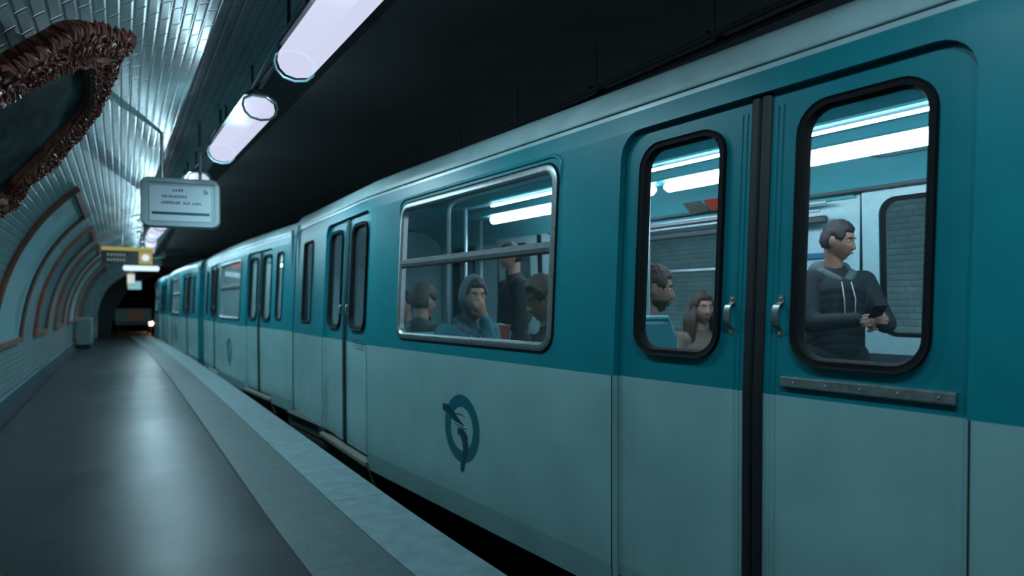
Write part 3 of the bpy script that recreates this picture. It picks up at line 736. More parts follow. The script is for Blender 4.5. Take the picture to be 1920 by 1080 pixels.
def side(car, sd, wins, slots):
    """outer skin of one side; wins: big windows (ta,tb); slots: narrow end windows"""
    W = lambda t, z, off=0: car.W(t, z, off, sd)
    up = MB(); lowm = MB()
    ops = sorted([(d - HD, d + HD, 'd') for d in car.doors] + [(a, c, 'w') for a, c in wins] + [(a, c, 's') for a, c in slots])
    t = car.t0; cells = []
    for a, c, k in ops:
        if k == 'd':
            cells.append((t, a, None)); cells.append((a, c, 'd')); t = c
    cells.append((t, car.t1, None))
    def subdiv(a, c):
        n = max(1, int((c - a) / .5)); return [a + (c - a) * i / n for i in range(n + 1)]
    for a, c, k in cells:
        ts = subdiv(a, c)
        # band above doors
        up.grid([[W(tt, z) for tt in ts] for z in (ZD, ZC)])
        if k == 'd':
            # rounded top corners of the opening and the returns
            r = .11; K = 6
            for tc_, sg in ((a, 1), (c, -1)):
                pts = [(tc_ + sg * r * (1 - cos(q * pi / 2 / K)), ZD - r + r * sin(q * pi / 2 / K)) for q in range(K + 1)]
                i0 = up.vert(W(tc_, ZD)); ii = [up.vert(W(*p)) for p in pts]
                for q in range(K): up.face((i0, ii[q], ii[q + 1]))
                up.grid([[W(p[0], p[1]) for p in pts], [W(p[0], p[1], .05) for p in pts]])
                up.grid([[W(tc_, ZD - r), W(tc_, ZW)], [W(tc_, ZD - r, .05), W(tc_, ZW, .05)]])
                lowm.grid([[W(tc_, ZW), W(tc_, .05), W(tc_, ZS)], [W(tc_, ZW, .05), W(tc_, .05, .05), W(tc_, ZS, .05)]])
            up.grid([[W(a + r, ZD), W(c - r, ZD)], [W(a + r, ZD, .05), W(c - r, ZD, .05)]])
            lowm.grid([[W(tt, z) for tt in ts] for z in (ZS, -.03)])
            continue
        lowm.grid([[W(tt, z) for tt in ts] for z in (ZS, .05, ZW)])
        # curl under
        lowm.grid([[W(tt, ZS) for tt in ts], [W(tt, ZS - .02, .03) for tt in ts], [W(tt, ZS - .02, .12) for tt in ts]])
        holes = [o for o in ops if o[2] != 'd' and o[0] >= a - .01 and o[1] <= c + .01]
        tt0 = a
        for (ha, hb, hk) in holes:
            pad = .06; r = .09 if hk == 'w' else .055
            for q in (0,):
                ts2 = subdiv(tt0, ha - pad); up.grid([[W(x, z) for x in ts2] for z in (ZW, ZD)])
            z0, z1 = (WZ0, WZ1 + .012) if hk == 'w' else (WZ0 + .03, WZ1 - .02)
            lo = rrect(ha, hb, z0, z1, r); rc = rect_match(ha - pad, hb + pad, ZW, ZD, lo)
            up.grid([[W(*p) for p in rc], [W(*p) for p in lo], [W(p[0], p[1], .04) for p in lo]], closed=True)
            tt0 = hb + pad
        ts2 = subdiv(tt0, c); up.grid([[W(x, z) for x in ts2] for z in (ZW, ZD)])
    up.build('upper_side_panel', M['teal'], car.root)
    lowm.build('lower_side_panel', M['cream'], car.root)
    # windows
    for (a, c) in wins:
        f = MB(); ring_extrude(f, W, rrect(a - .012, c + .012, WZ0 - .012, WZ1 + .018, .095), rrect(a + .028, c - .028, WZ0 + .028, WZ1 - .022, .06), -.014, -.002, .03)
        fr = f.build('window_frame', M['alu'], car.root, smooth=True)
        f = MB(); ring_extrude(f, W, rrect(a - .022, c + .022, WZ0 - .022, WZ1 + .028, .10), rrect(a - .01, c + .01, WZ0 - .01, WZ1 + .016, .09), -.006, -.004, .01)
        f.build('rubber_seal', M['gasket'], fr, smooth=True)
        if sd == 0 and car.detail:
            # pressed moulding above the window
            f = MB(); pts = [(a - .035, 1.70)] + [(a - .035 + .09 * (1 - cos(q * pi / 12)), 1.845 + .055 * sin(q * pi / 12)) for q in range(7)] + [(c + .035 - .09 * (1 - cos(q * pi / 12)), 1.845 + .055 * sin(q * pi / 12)) for q in range(6, -1, -1)] + [(c + .035, 1.70)]
            f.tube([W(p[0], p[1], .004) for p in pts], [.001] + [.013] * (len(pts) - 2) + [.001], n=8); f.build('window_moulding', M['teal'], car.root, smooth='all')
        zb = 1.455
        if sd == 0:
            f = MB()
            f.grid([[W(tt, z, o_) for z, o_ in ((zb - .024, .02), (zb - .024, -.004), (zb - .004, -.012), (zb + .018, -.012), (zb + .026, -.002), (zb + .026, .02))] for tt in (a + .02, c - .02)], closed=False)
            f.build('window_crossbar', M['alu'], fr)
            f = MB(); f.grid([[W(tt, z, o_) for z, o_ in ((zb - .034, .012), (zb - .034, -.003), (zb - .026, -.003), (zb - .026, .012))] for tt in (a + .03, c - .03)]); f.build('crossbar_seal', M['gasket'], fr)
        g = MB(); g.grid([[W(tt, z, .016) for tt in (a + .02, c - .02)] for z in (WZ0 + .02, WZ1 - .015)]); g.build('pane', M['glass'] if car.detail else M['far_glass'], fr)
    for (a, c) in slots:
        f = MB(); ring_extrude(f, W, rrect(a - .004, c + .004, WZ0 + .026, WZ1 - .016, .058), rrect(a + .018, c - .018, WZ0 + .05, WZ1 - .04, .04), -.010, 0, .03)
        fr = f.build('end_window_frame', M['gasket'], car.root, smooth=True)
        g = MB(); g.grid([[W(tt, z, .016) for tt in (a + .01, c - .01)] for z in (WZ0 + .04, WZ1 - .03)]); g.build('pane', M['glass'] if car.detail else M['far_glass'], fr)
    # doors
    for dc in car.doors:
        for sg in (-1, 1):
            e0, e1 = .036, HD - .004; A = lambda o_: dc + sg * o_
            L_ = MB(); off = .030; wa, wb = .150, .572
            lo = rrect(min(A(wa), A(wb)), max(A(wa), A(wb)), WZ0 + .018, WZ1 - .015, .10)
            ta, tb = min(A(e0), A(e1)), max(A(e0), A(e1))
            rc = rect_match(ta, tb, ZW, ZD + .01, lo)
            L_.grid([[W(p[0], p[1], off) for p in rc], [W(p[0], p[1], off) for p in lo], [W(p[0], p[1], off + .035) for p in lo]], closed=True)
            L_.grid([[W(tt, z, off) for tt in (ta, tb)] for z in (.0, .05, ZW)], m=1)
            L_.grid([[W(A(e0), z, o_) for z in (0, .05)] for o_ in (off, off + .04)], m=1)
            # inner skin
            L_.grid([[W(p[0], p[1], off + .036) for p in rc], [W(p[0], p[1], off + .036) for p in lo]], closed=True, m=2)
            L_.grid([[W(tt, z, off + .036) for tt in (ta, tb)] for z in (.0, .05, ZW)], m=3)
            leaf = L_.build('door_leaf', [M['door_teal'], M['cream'], M['int_light'], M['int_lower']], car.root)
            f = MB(); g2 = .004
            lo2 = rrect(min(A(wa), A(wb)) - g2, max(A(wa), A(wb)) + g2, WZ0 + .014, WZ1 - .011, .104)
            li2 = rrect(min(A(wa), A(wb)) + .026, max(A(wa), A(wb)) - .026, WZ0 + .044, WZ1 - .041, .078)
            ring_extrude(f, W, lo2, li2, off - .016, off + .004, off + .02); fr = f.build('window_gasket', M['gasket'], leaf, smooth=True)
            g = MB(); g.grid([[W(tt, z, off + .012) for tt in (A(wa + .02), A(wb - .02))] for z in (WZ0 + .038, WZ1 - .035)]); g.build('pane', M['glass'] if car.detail else M['far_glass'], leaf)
            r_ = MB(); r_.grid([[W(A(x), z, o_) for x, o_ in ((.040, off + .03), (.040, off - .006), (.030, off - .014), (.008, off - .014), (.001, off - .004), (.001, off + .03))] for z in (.0, .05, ZW, ZD)])
            r_.build('edge_rubber', M['black'], leaf)
            if car.detail or sd == 0:
                s_ = MB()
                for x in ((.062, .082) if car.detail else (.07,)):
                    s_.grid([[W(A(x + q), z, off + o_) for q, o_ in ((-.0025, .001), (-.0018, -.0035), (.0018, -.0035), (.0025, .001))] for z in (.01, .05, ZW)], m=1)
                    s_.grid([[W(A(x + q), z, off + o_) for q, o_ in ((-.0025, .001), (-.0018, -.0035), (.0018, -.0035), (.0025, .001))] for z in (ZW, ZD - .05)], m=0)
                s_.build('edge_strip', [M['door_teal'], M['cream']], leaf)
            if sd == 0:
                h = MB(); x = .098; zz = 1.135
                path = [(zz + .068, -.002), (zz + .045, -.004), (zz + .035, -.026), (zz + .02, -.034), (zz - .02, -.034), (zz - .035, -.026), (zz - .05, -.004), (zz - .072, -.002)]
                rows = []
                for z, o_ in path:
                    w_ = .012; rows.append([W(A(x - w_), z, off + o_), W(A(x + w_), z, off + o_), W(A(x + w_), z, off + o_ + .006), W(A(x - w_), z, off + o_ + .006)])
                idx = h.grid(rows, closed=True); h.face(idx[0]); h.face(idx[-1])
                for z in (zz + .058, zz - .062): h.ellipsoid(W(A(x), z, off - .004), (.004, .004, .004), nu=6, nv=4)
                h.build('handle', M['steel'], leaf, smooth=True)
        if sd == 0:
            # sill step
            s_ = MB(); a, c = dc - HD - .02, dc + HD + .02
            s_.grid([[W(tt, z, o_) for z, o_ in ((-.035, .06), (-.02, .03), (-.03, -.030), (-.055, -.036), (-.075, -.010), (-.22, .01), (-.24, .08))] for tt in (a, dc, c)])
            for tt in (a, c): s_.face([s_.vert(W(tt, z, o_)) for z, o_ in ((-.035, .06), (-.02, .03), (-.03, -.030), (-.055, -.036), (-.075, -.010), (-.22, .01), (-.24, .08))])
            s_.build('door_step', M['grime'], car.root)

def shell(car):
    t0, t1 = car.t0, car.t1; ts = [t0 + (t1 - t0) * i / 24 for i in range(25)]; b = MB()
    prof2 = [(z, v) for z, v in ROOFP] + [(z, CW - v) for z, v in ROOFP[-2::-1]]
    rows = []
    for t in ts:
        tp = car.tap(t); row = []
        for z, v in prof2:
            vv = CW / 2 + (v - CW / 2) * (1 - tp / (CW / 2)); row.append((vv, t, z))
        rows.append(row)
    b.grid(rows); b.build('roof', M['roof'], car.root, smooth='all')
    # gutter line
    b = MB(); b.tube([Vector((.058 + car.tap(t), t, 2.012)) for t in ts], .006, n=6); b.build('gutter', M['roof'], car.root, smooth='all')
    # ends
    for t in (t0, t1):
        b = MB(); tp = car.tap(t)
        pts = [(tp + .035, ZS), (tp, .05), (tp, ZW), (tp + .05, ZD)] + [(CW / 2 + (v - CW / 2) * (1 - tp / (CW / 2)), z) for z, v in prof2] + [(CW - tp - .05, ZD), (CW - tp, ZW), (CW - tp, .05), (CW - tp - .035, ZS)]
        low = [p for p in pts]
        b.face([b.vert((x, t, z)) for x, z in low]); sg = 1 if t == t1 else -1
        b.build('end_wall', M['teal'], car.root)
    # underframe
    b = MB(); b.box((CW / 2, (t0 + t1) / 2, -.28), (CW - .5, t1 - t0 - .5, .22)); b.box((CW / 2, (t0 + t1) / 2, -.16), (CW - .3, t1 - t0 - .3, .05))
    for t in (t0 + 1.6, t1 - 1.6):
        for q in (-.6, .6):
            for x in (.62, 1.74): b.tube([(x - .08, t + q, -.66), (x + .08, t + q, -.66)], .38, n=20)
        b.box((CW / 2, t, -.6), (1.3, 1.7, .2))
    b.build('underframe', M['dark'], car.root)
    # interior shell
    b = MB(); b.grid([[(.12, t0 + .15, .02), (CW - .12, t0 + .15, .02)], [(.12, t1 - .15, .02), (CW - .12, t1 - .15, .02)]]); b.box((CW / 2, (t0 + t1) / 2, -.05), (CW - .3, t1 - t0 - .3, .12)); b.build('floor_panel', M['int_floor'], car.root)
    b = MB(); cz = [(.13, 1.90), (.17, 1.96), (.34, 2.035), (.60, 2.075), (.80, 2.08), (CW - .80, 2.08), (CW - .60, 2.075), (CW - .34, 2.035), (CW - .17, 1.95), (CW - .13, 1.895)]
    cc = [(x + .0, z) for x, z in cz]
    rows = [[(CW / 2 + (x - CW / 2) * (1 - car.tap(t) / (CW / 2)), t, z) for x, z in cc] for t in [t0 + .1 + (t1 - t0 - .2) * i / 24 for i in range(25)]]
    b.grid(rows); b.build('ceiling_panel', M['int_ceil'], car.root, smooth=True)
    for t in (t0 + .12, t1 - .12):
        tp = car.tap(t) + .03
        b = MB(); b.grid([[(x, t, z) for x in (tp, CW - tp)] for z in (0, 2.05)])
        b.build('end_partition', M['int_light'], car.root)

def rows_tube(car, v, z, segs, r, name='glow_tube', mt='car_tube'):
    for a, c in segs:
        b = MB(); N = 2
        b.tube([(v, a, z), (v, a + .03, z), (v, c - .03, z), (v, c, z)], [r * .5, r, r, r * .5], n=10)
        b.build(name, M[mt], car.root, smooth='all')

# ---- near car
c1 = Car('train_car', -4.45, 7.58, [-2.56, 1.475, 5.57], (1.994, .154, 0), radians(4.4), True)
side(c1, 0, [(2.60, 4.33), (-1.35, .36)], [(6.76, 7.18), (-4.05, -3.65)])
shell(c1)
def near_far_side():
    old = c1.doors; c1.doors = [-2.4, 1.62, 5.62]
    side(c1, 1, [(2.80, 4.40), (-1.05, .50)], [(6.8, 7.15)]); c1.doors = old
near_far_side()
tag(c1.root, 'nearest teal and cream metro car, its large door and passengers filling the right side', 'train car', 'teal and cream metro cars')
R1 = c1.root
# interior lining above and below the windows
def lining(car, sd, gaps):
    b = MB(); x = (lambda o_: o_) if sd == 0 else (lambda o_: CW - o_)
    for a, c in gaps:
        n = 4
        ts = [a + (c - a) * i / n for i in range(n + 1)]
        b.grid([[(x(.075 + car.tap(t)), t, z) for t in ts] for z in (.03, WZ0 - .03)])
        b.grid([[(x(.135 + car.tap(t)), t, 1.96) for t in ts], [(x(.10 + car.tap(t)), t, WZ1 + .01) for t in ts]])
    build_each(b, 'wall_lining', M['int_wall'], car.root)
def piers(car, sd, spans):
    b = MB(); x = (lambda o_: o_) if sd == 0 else (lambda o_: CW - o_)
    for a, c in spans: b.grid([[(x(.085 + car.tap(t)), t, z) for t in (a, (a + c) / 2, c)] for z in (.03, 1.0, 1.95)])
    build_each(b, 'wall_pier', M['int_light'], car.root)
lining(c1, 1, [(-1.65, .88), (2.35, 4.88), (6.35, 7.4)])
lining(c1, 0, [(-1.8, .72), (2.2, 4.82), (6.3, 7.4)])
piers(c1, 1, [(-1.5, -1.08), (.53, .92), (2.32, 2.76), (4.44, 4.90), (6.34, 6.75), (7.2, 7.42)])
piers(c1, 0, [(.40, .78), (2.18, 2.56), (4.38, 4.82), (6.3, 6.72), (7.22, 7.42)])
rows_tube(c1, 1.50, 1.975, [(-3.4, -1.25), (-1.15, 1.0), (1.1, 3.25), (3.35, 5.45)], .038)
rows_tube(c1, .98, 1.972, [(-3.4, -1.25), (-1.15, 1.0), (1.1, 3.25), (3.35, 4.65)], .009)  # thin glowing row stands in for the tubes' reflection on the ceiling panel
# housings over the tubes and over the reflection row
b = MB()
b.box((1.50, 1.05, 2.045), (.16, 9.4, .07), bev=.01); b.box((.98, 1.05, 2.045), (.06, 9.2, .09), bev=.01); build_each(b, 'glow_row_housing', M['int_ceil'], R1)
# ceiling edge trims + luggage rail on the far side
b = MB(); b.tube([(CW - .17, 2.5, 1.84), (CW - .17, 4.8, 1.84)], .012); b.tube([(CW - .24, 2.5, 1.78), (CW - .24, 4.8, 1.78)], .010); build_each(b, 'ceiling_trim', M['chrome'], R1, smooth='all')
b = MB(); b.box((CW - .16, 3.45, 1.73), (.05, 1.9, .05), bev=.01); b.build('cove_panel', M['int_dark'], R1)
# stickers
for nm, mt, ta, tb in (('red_notice', 'red', 3.18, 3.40), ('grey_notice', 'grime', 3.42, 3.60)):
    b = MB(); b.quad((CW - .30, ta, 1.955), (CW - .30, tb, 1.955), (CW - .20, tb, 1.885), (CW - .20, ta, 1.885)); b.build(nm, M[mt], R1)
b = MB(); b.box((CW - .098, 2.55, 1.50), (.006, .30, .035)); b.build('blue_sticker', M['blue'], R1)
b = MB(); b.box((CW - .086, 1.98, 1.855), (.006, .36, .05)); st = b.build('door_notice', M['white'], R1)
b = MB(); b.ellipsoid((CW - .091, 2.13, 1.855), (.004, .020, .020)); b.build('red_dot', M['red'], st)
b = MB(); b.box((CW - .08, 5.0, 1.62), (.01, .06, .05)); b.build('red_emblem', M['red'], R1)
b = MB(); b.box((CW - .15, 1.4, 1.892), (.03, 9.6, .022), bev=.004); b.build('cornice', M['int_dark'], R1)
b = MB()
for a_, c_ in (((1.35, CW - .62, 2.068), (2.25, CW - .62, 2.068)), ((2.25, CW - .62, 2.068), (2.05, CW - .36, 2.030)), ((2.05, CW - .36, 2.030), (1.15, CW - .36, 2.030)), ((1.15, CW - .36, 2.030), (1.35, CW - .62, 2.068))):
    b.tube([(a_[1], a_[0], a_[2]), (c_[1], c_[0], c_[2])], .005, n=5)
b.build('ceiling_hatch', M['int_dark'], R1)
# poles and handrails
def pole(pts, r=.016, name='grab_pole'):
    b = MB(); b.tube(pts, r, n=10); return b.build(name, M['chrome'], R1, smooth='all')
pole([(.62, 4.71, .02), (.62, 4.71, 1.92), (.63, 4.68, 1.965), (.64, 4.60, 1.985), (.64, 2.68, 1.985), (.63, 2.60, 1.965), (.62, 2.56, 1.92), (.62, 2.56, .02)])
pole([(1.72, 6.0, .02), (1.72, 6.0, 2.06)]); pole([(1.72, 2.50, .02), (1.72, 2.50, 2.06)])
pole([(1.18, 5.4, .02), (1.18, 5.4, 2.07)])
pole([(CW - .11, 2.80, 1.445), (CW - .11, 4.40, 1.445)], .014, 'window_rail')
# seats
def seat(v, t, face, w_=.88, zs=1.0):
    """face +1 looks towards +t"""
    b = MB(); R = Matrix.Translation((v, t, .4 - .4 * zs)) @ Matrix.Rotation(0 if face > 0 else pi, 4, 'Z') @ Matrix.Diagonal((1, 1, zs, 1))
    sh = [(-.22, .42), (-.24, .60), (-.27, .80), (-.275, .93), (-.25, .96), (-.225, .93), (-.22, .80), (-.19, .60), (-.16, .46), (.0, .44), (.20, .455), (.23, .43), (.20, .40), (-.02, .39)]
    K = 10; rows = []
    for i in range(K + 1):
        u = -1 + 2 * i / K; x = u * w_ / 2; r = max(0, abs(u) - .8) / .2; zc = 1 - .10 * r * r
        rows.append([R @ Vector((x, y, .40 + (z - .40) * zc)) for y, z in sh])
    idx = b.grid(rows, closed=True); b.face(idx[0]); b.face(idx[-1]); b.build('seat', M['seat'], R1, smooth=True)
    c = MB(); c.box((0, .02, .465), (w_ - .06, .38, .05), M4=R, bev=.02); c.box((0, -.205, .72), (w_ - .06, .05, .36), M4=R, bev=.02); build_each(c, 'seat_cushion', M['seat_fab'], R1)
    l = MB()
    for q in (-.3, .3): l.box((q, 0, .21), (.05, .3, .40), M4=R)
    build_each(l, 'seat_leg', M['steel'], R1)
    e = MB(); e.tube([R @ Vector(p) for p in ((-w_ / 2, -.245, .50), (-w_ / 2, -.262, .86), (-w_ / 2 + .07, -.268, .955), (w_ / 2 - .07, -.268, .955), (w_ / 2, -.262, .86), (w_ / 2, -.245, .50))], .013, n=8)
    e.build('seat_rail', M['seat_rail'], R1, smooth='all')
M['seat_rail'] = mat('pale teal seat edge', (.12, .40, .46), .35)
for v in (.55, 1.80):
    seat(v, 2.62, 1) if v > 1 else seat(.43, 2.74, 1, .64, 1.27)
    seat(v, 4.28, -1)
    seat(v, 3.30, -1) if v > 1 else None
    seat(v, -1.1, 1); seat(v, .25, -1)

# logo
def logo(car, tc, zc, r, detail=True):
    W = lambda t, z, off: car.W(t, z, off)
    b = MB(); n = 48
    rows = []
    for rr, o_ in ((r, .002), (r, -.0025), (r * .66, -.0025), (r * .66, .002)):
        rows.append([W(tc - rr * cos(2 * pi * k / n), zc + rr * sin(2 * pi * k / n), o_) for k in range(n)])
    b.grid(rows, closed=True); lg = b.build('logo_ring', M['logo'], car.root)
    def U(x, y): return (tc - (x - 355) / 5.4 * (.397 / 64), zc + (545 - y) / 5.4 / 319)
    for poly, nm, m in (([(160, 335), (232, 335), (300, 425), (385, 515), (290, 490), (215, 410), (160, 400)], 'logo_stroke', M['logo_dark']),
                        ([(318, 545), (370, 545), (410, 600), (422, 740), (388, 880), (374, 975), (346, 972), (360, 850), (375, 760), (368, 680), (345, 615), (318, 605)], 'logo_stroke', M['logo_dark'])):
        b = MB(); f = [b.vert(W(*U(*p), -.0040)) for p in poly]; g = [b.vert(W(*U(*p), .001)) for p in poly]; b.face(f); b.face(g)
        for k in range(len(poly)): k2 = (k + 1) % len(poly); b.face((f[k], f[k2], g[k2], g[k]))
        b.build(nm, m, lg)
    if detail:
        b = MB()
        for pl in ([(285, 500), (330, 510), (375, 520), (400, 530)],): b.tube([W(*U(*p), -.002) for p in pl], .0035, n=5)
        b.build('logo_highlight', M['cream'], lg)
        b = MB(); b.tube([W(*U(*p), -.001) for p in [(290, 410), (330, 402), (365, 405), (384, 425)]], .0022, n=5); build_each(b, 'logo_line', M['logo'], lg)
logo(c1, 3.445, .446, .198)
# strip below the right leaf window and panel seams
b = MB(); b.grid([[c1.W(t, z, .03 + o_) for z, o_ in ((.898, .0), (.898, -.012), (.902, -.016), (.928, -.016), (.932, -.012), (.932, .0))] for t in (.83, 1.36)])
for t in (.83, 1.36): b.face([b.vert(c1.W(t, z, .03 + o_)) for z, o_ in ((.898, .0), (.898, -.012), (.902, -.016), (.928, -.016), (.932, -.012), (.932, .0))])
for k in range(5): b.ellipsoid(c1.W(.87 + k * .11, .915, .013), (.003, .004, .004), nu=6, nv=4)
b.build('kick_strip', M['steel'], R1)
b = MB()
for t in (.795 - .006, 2.155 + .006, 4.89 - .006, 6.25 + .006):
    b.tube([c1.W(t, z, .001) for z in (ZS + .01, .05, ZW)], .0035, n=5)
build_each(b, 'panel_seam', M['frame_dark'], R1)
b = MB(); b.grid([[c1.W(t, z, -.002) for t in (5.05, 5.25)] for z in (.885, .892)]); b.tube([c1.W(t, z, 0) for t, z in ((5.02, .885), (5.02, .905), (5.32, .905), (5.34, .89))], .002, n=4); b.build('door_hatch_mark', M['frame_dark'], R1)

# ---- farther cars
c2 = Car('train_car', -1.65, 5.48, [0, 3.83], (1.565, 9.72, 0), radians(2.0), False, .10)
side(c2, 0, [(1.05, 2.78)], [(-1.18, -.90), (4.73, 5.01)]); side(c2, 1, [(1.05, 2.78)], [])
shell(c2); logo(c2, 1.90, .446, .198, False)
rows_tube(c2, 1.5, 1.99, [(-1.2, 1.6), (1.8, 5.2)], .03)
lining(c2, 1, [(-1.7, -.7), (.7, 3.15), (4.5, 5.5)]); lining(c2, 0, [(-1.7, -.7), (.7, 3.15), (4.5, 5.5)])
b = MB(); b.tube([(.5, .85, .03), (.5, .85, 2.05)], .016); b.tube([(.5, 2.95, .03), (.5, 2.95, 2.05)], .016); build_each(b, 'grab_pole', M['chrome'], c2.root, smooth='all')
b = MB(); b.box((.14, 2.25, 1.80), (.01, .25, .06), bev=.004); b.box((.14, 1.85, 1.80), (.01, .25, .06), bev=.004); build_each(b, 'red_destination_lamp', emis('red lamp', (1, .12, .05), .9), c2.root)
for v in (.55, 1.75):
    for t in (1.3, 2.6):
        b = MB(); b.box((v, t, .45), (.85, .42, .08), bev=.02); b.box((v, t - .2 if t < 2 else t + .2, .7), (.85, .06, .5), bev=.02); b.build('seat', M['seat'], c2.root)
tag(c2.root, 'second teal and cream metro car, coupled to the nearest car, with its own small logo', 'train car', 'teal and cream metro cars')
c3 = copy_tree(c2.root); c3.location = (1.30, 17.70, 0); c3.rotation_euler = (0, 0, radians(1.6)); c3['label'] = 'third metro car in the train, narrow in the distance'
c4 = copy_tree(c2.root); c4.location = (1.175, 25.6, 0); c4.rotation_euler = (0, 0, radians(.8)); c4['label'] = 'farthest visible metro car, beside the signal lamp at the tunnel end'
# couplings between the cars
def coupling(p, q, lab):
    b = MB(); p = Vector(p); q = Vector(q); b.tube([p, q], .12, n=12); b.tube([p + Vector((.7, 0, 1.3)), q + Vector((.7, 0, 1.3))], .03, n=6)
    o = b.build('coupling', M['dark']); tag(o, lab, 'coupling')
coupling((2.58, 7.72, -.3), (2.66, 8.15, -.3), 'dark coupling between the nearest and the second metro car')
coupling((2.50, 15.30, -.3), (2.50, 16.0, -.3), 'dark coupling between the second and the third metro car')
coupling((2.36, 23.22, -.3), (2.37, 23.9, -.3), 'dark coupling between the third and the farthest metro car')

# ------------------------------------------------------------------ people
def head_point(d):
    """unit direction -> point of the head surface; y forward, z up"""
    x, y, z = d; a, bb, c = .074, .094, .118
    p = Vector((a * x, bb * y, c * z))
    if p.z < 0:
        t = -p.z / c
        p.x *= 1 - .34 * t ** 1.6
        if p.y < 0: p.y *= 1 - .45 * t
        else: p.y *= 1 + .05 * t
    if p.y > 0:
        X, Z = p.x, p.z; f = max(0, y) ** .5
        p.y -= .011 * exp(-((abs(X) - .031) / .015) ** 2 - ((Z - .008) / .012) ** 2) * f
        p.y += .005 * exp(-((abs(X) - .026) / .022) ** 2 - ((Z - .030) / .009) ** 2) * f
        nz = max(0, min(1, (.018 - Z) / .055)) if Z > -.037 else max(0, 1 - (-.037 - Z) / .008)
        p.y += .026 * nz * exp(-(X / (.009 + .006 * nz)) ** 2) * f
        p.y += .008 * exp(-(X / .020) ** 2 - ((Z + .058) / .005) ** 2) * f + .008 * exp(-(X / .018) ** 2 - ((Z + .070) / .006) ** 2) * f
        p.y += .010 * exp(-(X / .020) ** 2 - ((Z + .100) / .014) ** 2)
        p.y -= .006 * exp(-(X / .02) ** 2 - ((Z + .084) / .006) ** 2) * f
    return p
def head_mesh(b, T, nu=48, nv=40, fn=head_point):
    rows = []
    for i in range(1, nv):
        th = pi * i / nv; rows.append([T @ fn((sin(th) * cos(2 * pi * j / nu), sin(th) * sin(2 * pi * j / nu), cos(th))) for j in range(nu)])
    idx = b.grid(rows, closed=True); t = b.vert(T @ fn((0, 0, 1))); q = b.vert(T @ fn((0, 0, -1)))
    for j in range(nu): k = (j + 1) % nu; b.face((t, idx[0][k], idx[0][j])); b.face((q, idx[-1][j], idx[-1][k]))
def remesh(o, vox, smooth_it=2):
    m = o.modifiers.new('r', 'REMESH'); m.mode = 'VOXEL'; m.voxel_size = vox; m.use_smooth_shade = True
    if smooth_it: s_ = o.modifiers.new('s', 'SMOOTH'); s_.iterations = smooth_it; s_.factor = .5
def hand(b, wrist, d, pn, side_, curl=.5, sc_=1.0):
    """palm along d, pn = palm normal; five separate bent fingers"""
    d = Vector(d).normalized(); pn = Vector(pn); pn = (pn - d * pn.dot(d)).normalized(); lat = d.cross(pn) * side_
    w_ = Vector(wrist)
    b.capsule(w_ - d * .01, w_ + d * .075 * sc_, .026 * sc_, .034 * sc_, sq=.45, sqdir=lat)
    for k, (off, ln) in enumerate(((-.030, .068), (-.010, .078), (.010, .072), (.029, .056))):
        p = w_ + d * .082 * sc_ + lat * off * sc_; a = curl * .5; q = p; r = .0088 * sc_
        for seg, fr in enumerate((.45, .32, .23)):
            a += curl * .75 if seg else 0; dd = d * cos(a) + pn * sin(a); n = q + dd * ln * fr * sc_
            b.capsule(q, n, r, r * .9, n=8); q = n; r *= .9
    p = w_ + d * .025 * sc_ - lat * .026 * sc_; q = p + (d * .6 - lat * .65 + pn * .35).normalized() * .038 * sc_
    b.capsule(p, q, .012 * sc_, .010 * sc_, n=8); b.capsule(q, q + (d * .85 - lat * .15 + pn * .4).normalized() * .032 * sc_, .0098 * sc_, .0085 * sc_, n=8)
def ik(a, c, l1, l2, hint):
    a = Vector(a); c = Vector(c); d = c - a; L_ = min(d.length, (l1 + l2) * .998); u = d.normalized(); c2 = a + u * L_
    x = (l1 * l1 - l2 * l2 + L_ * L_) / (2 * L_); h = sqrt(max(0, l1 * l1 - x * x)); hn = Vector(hint); hn = (hn - u * hn.dot(u)).normalized()
    return a + u * x + hn * h, c2
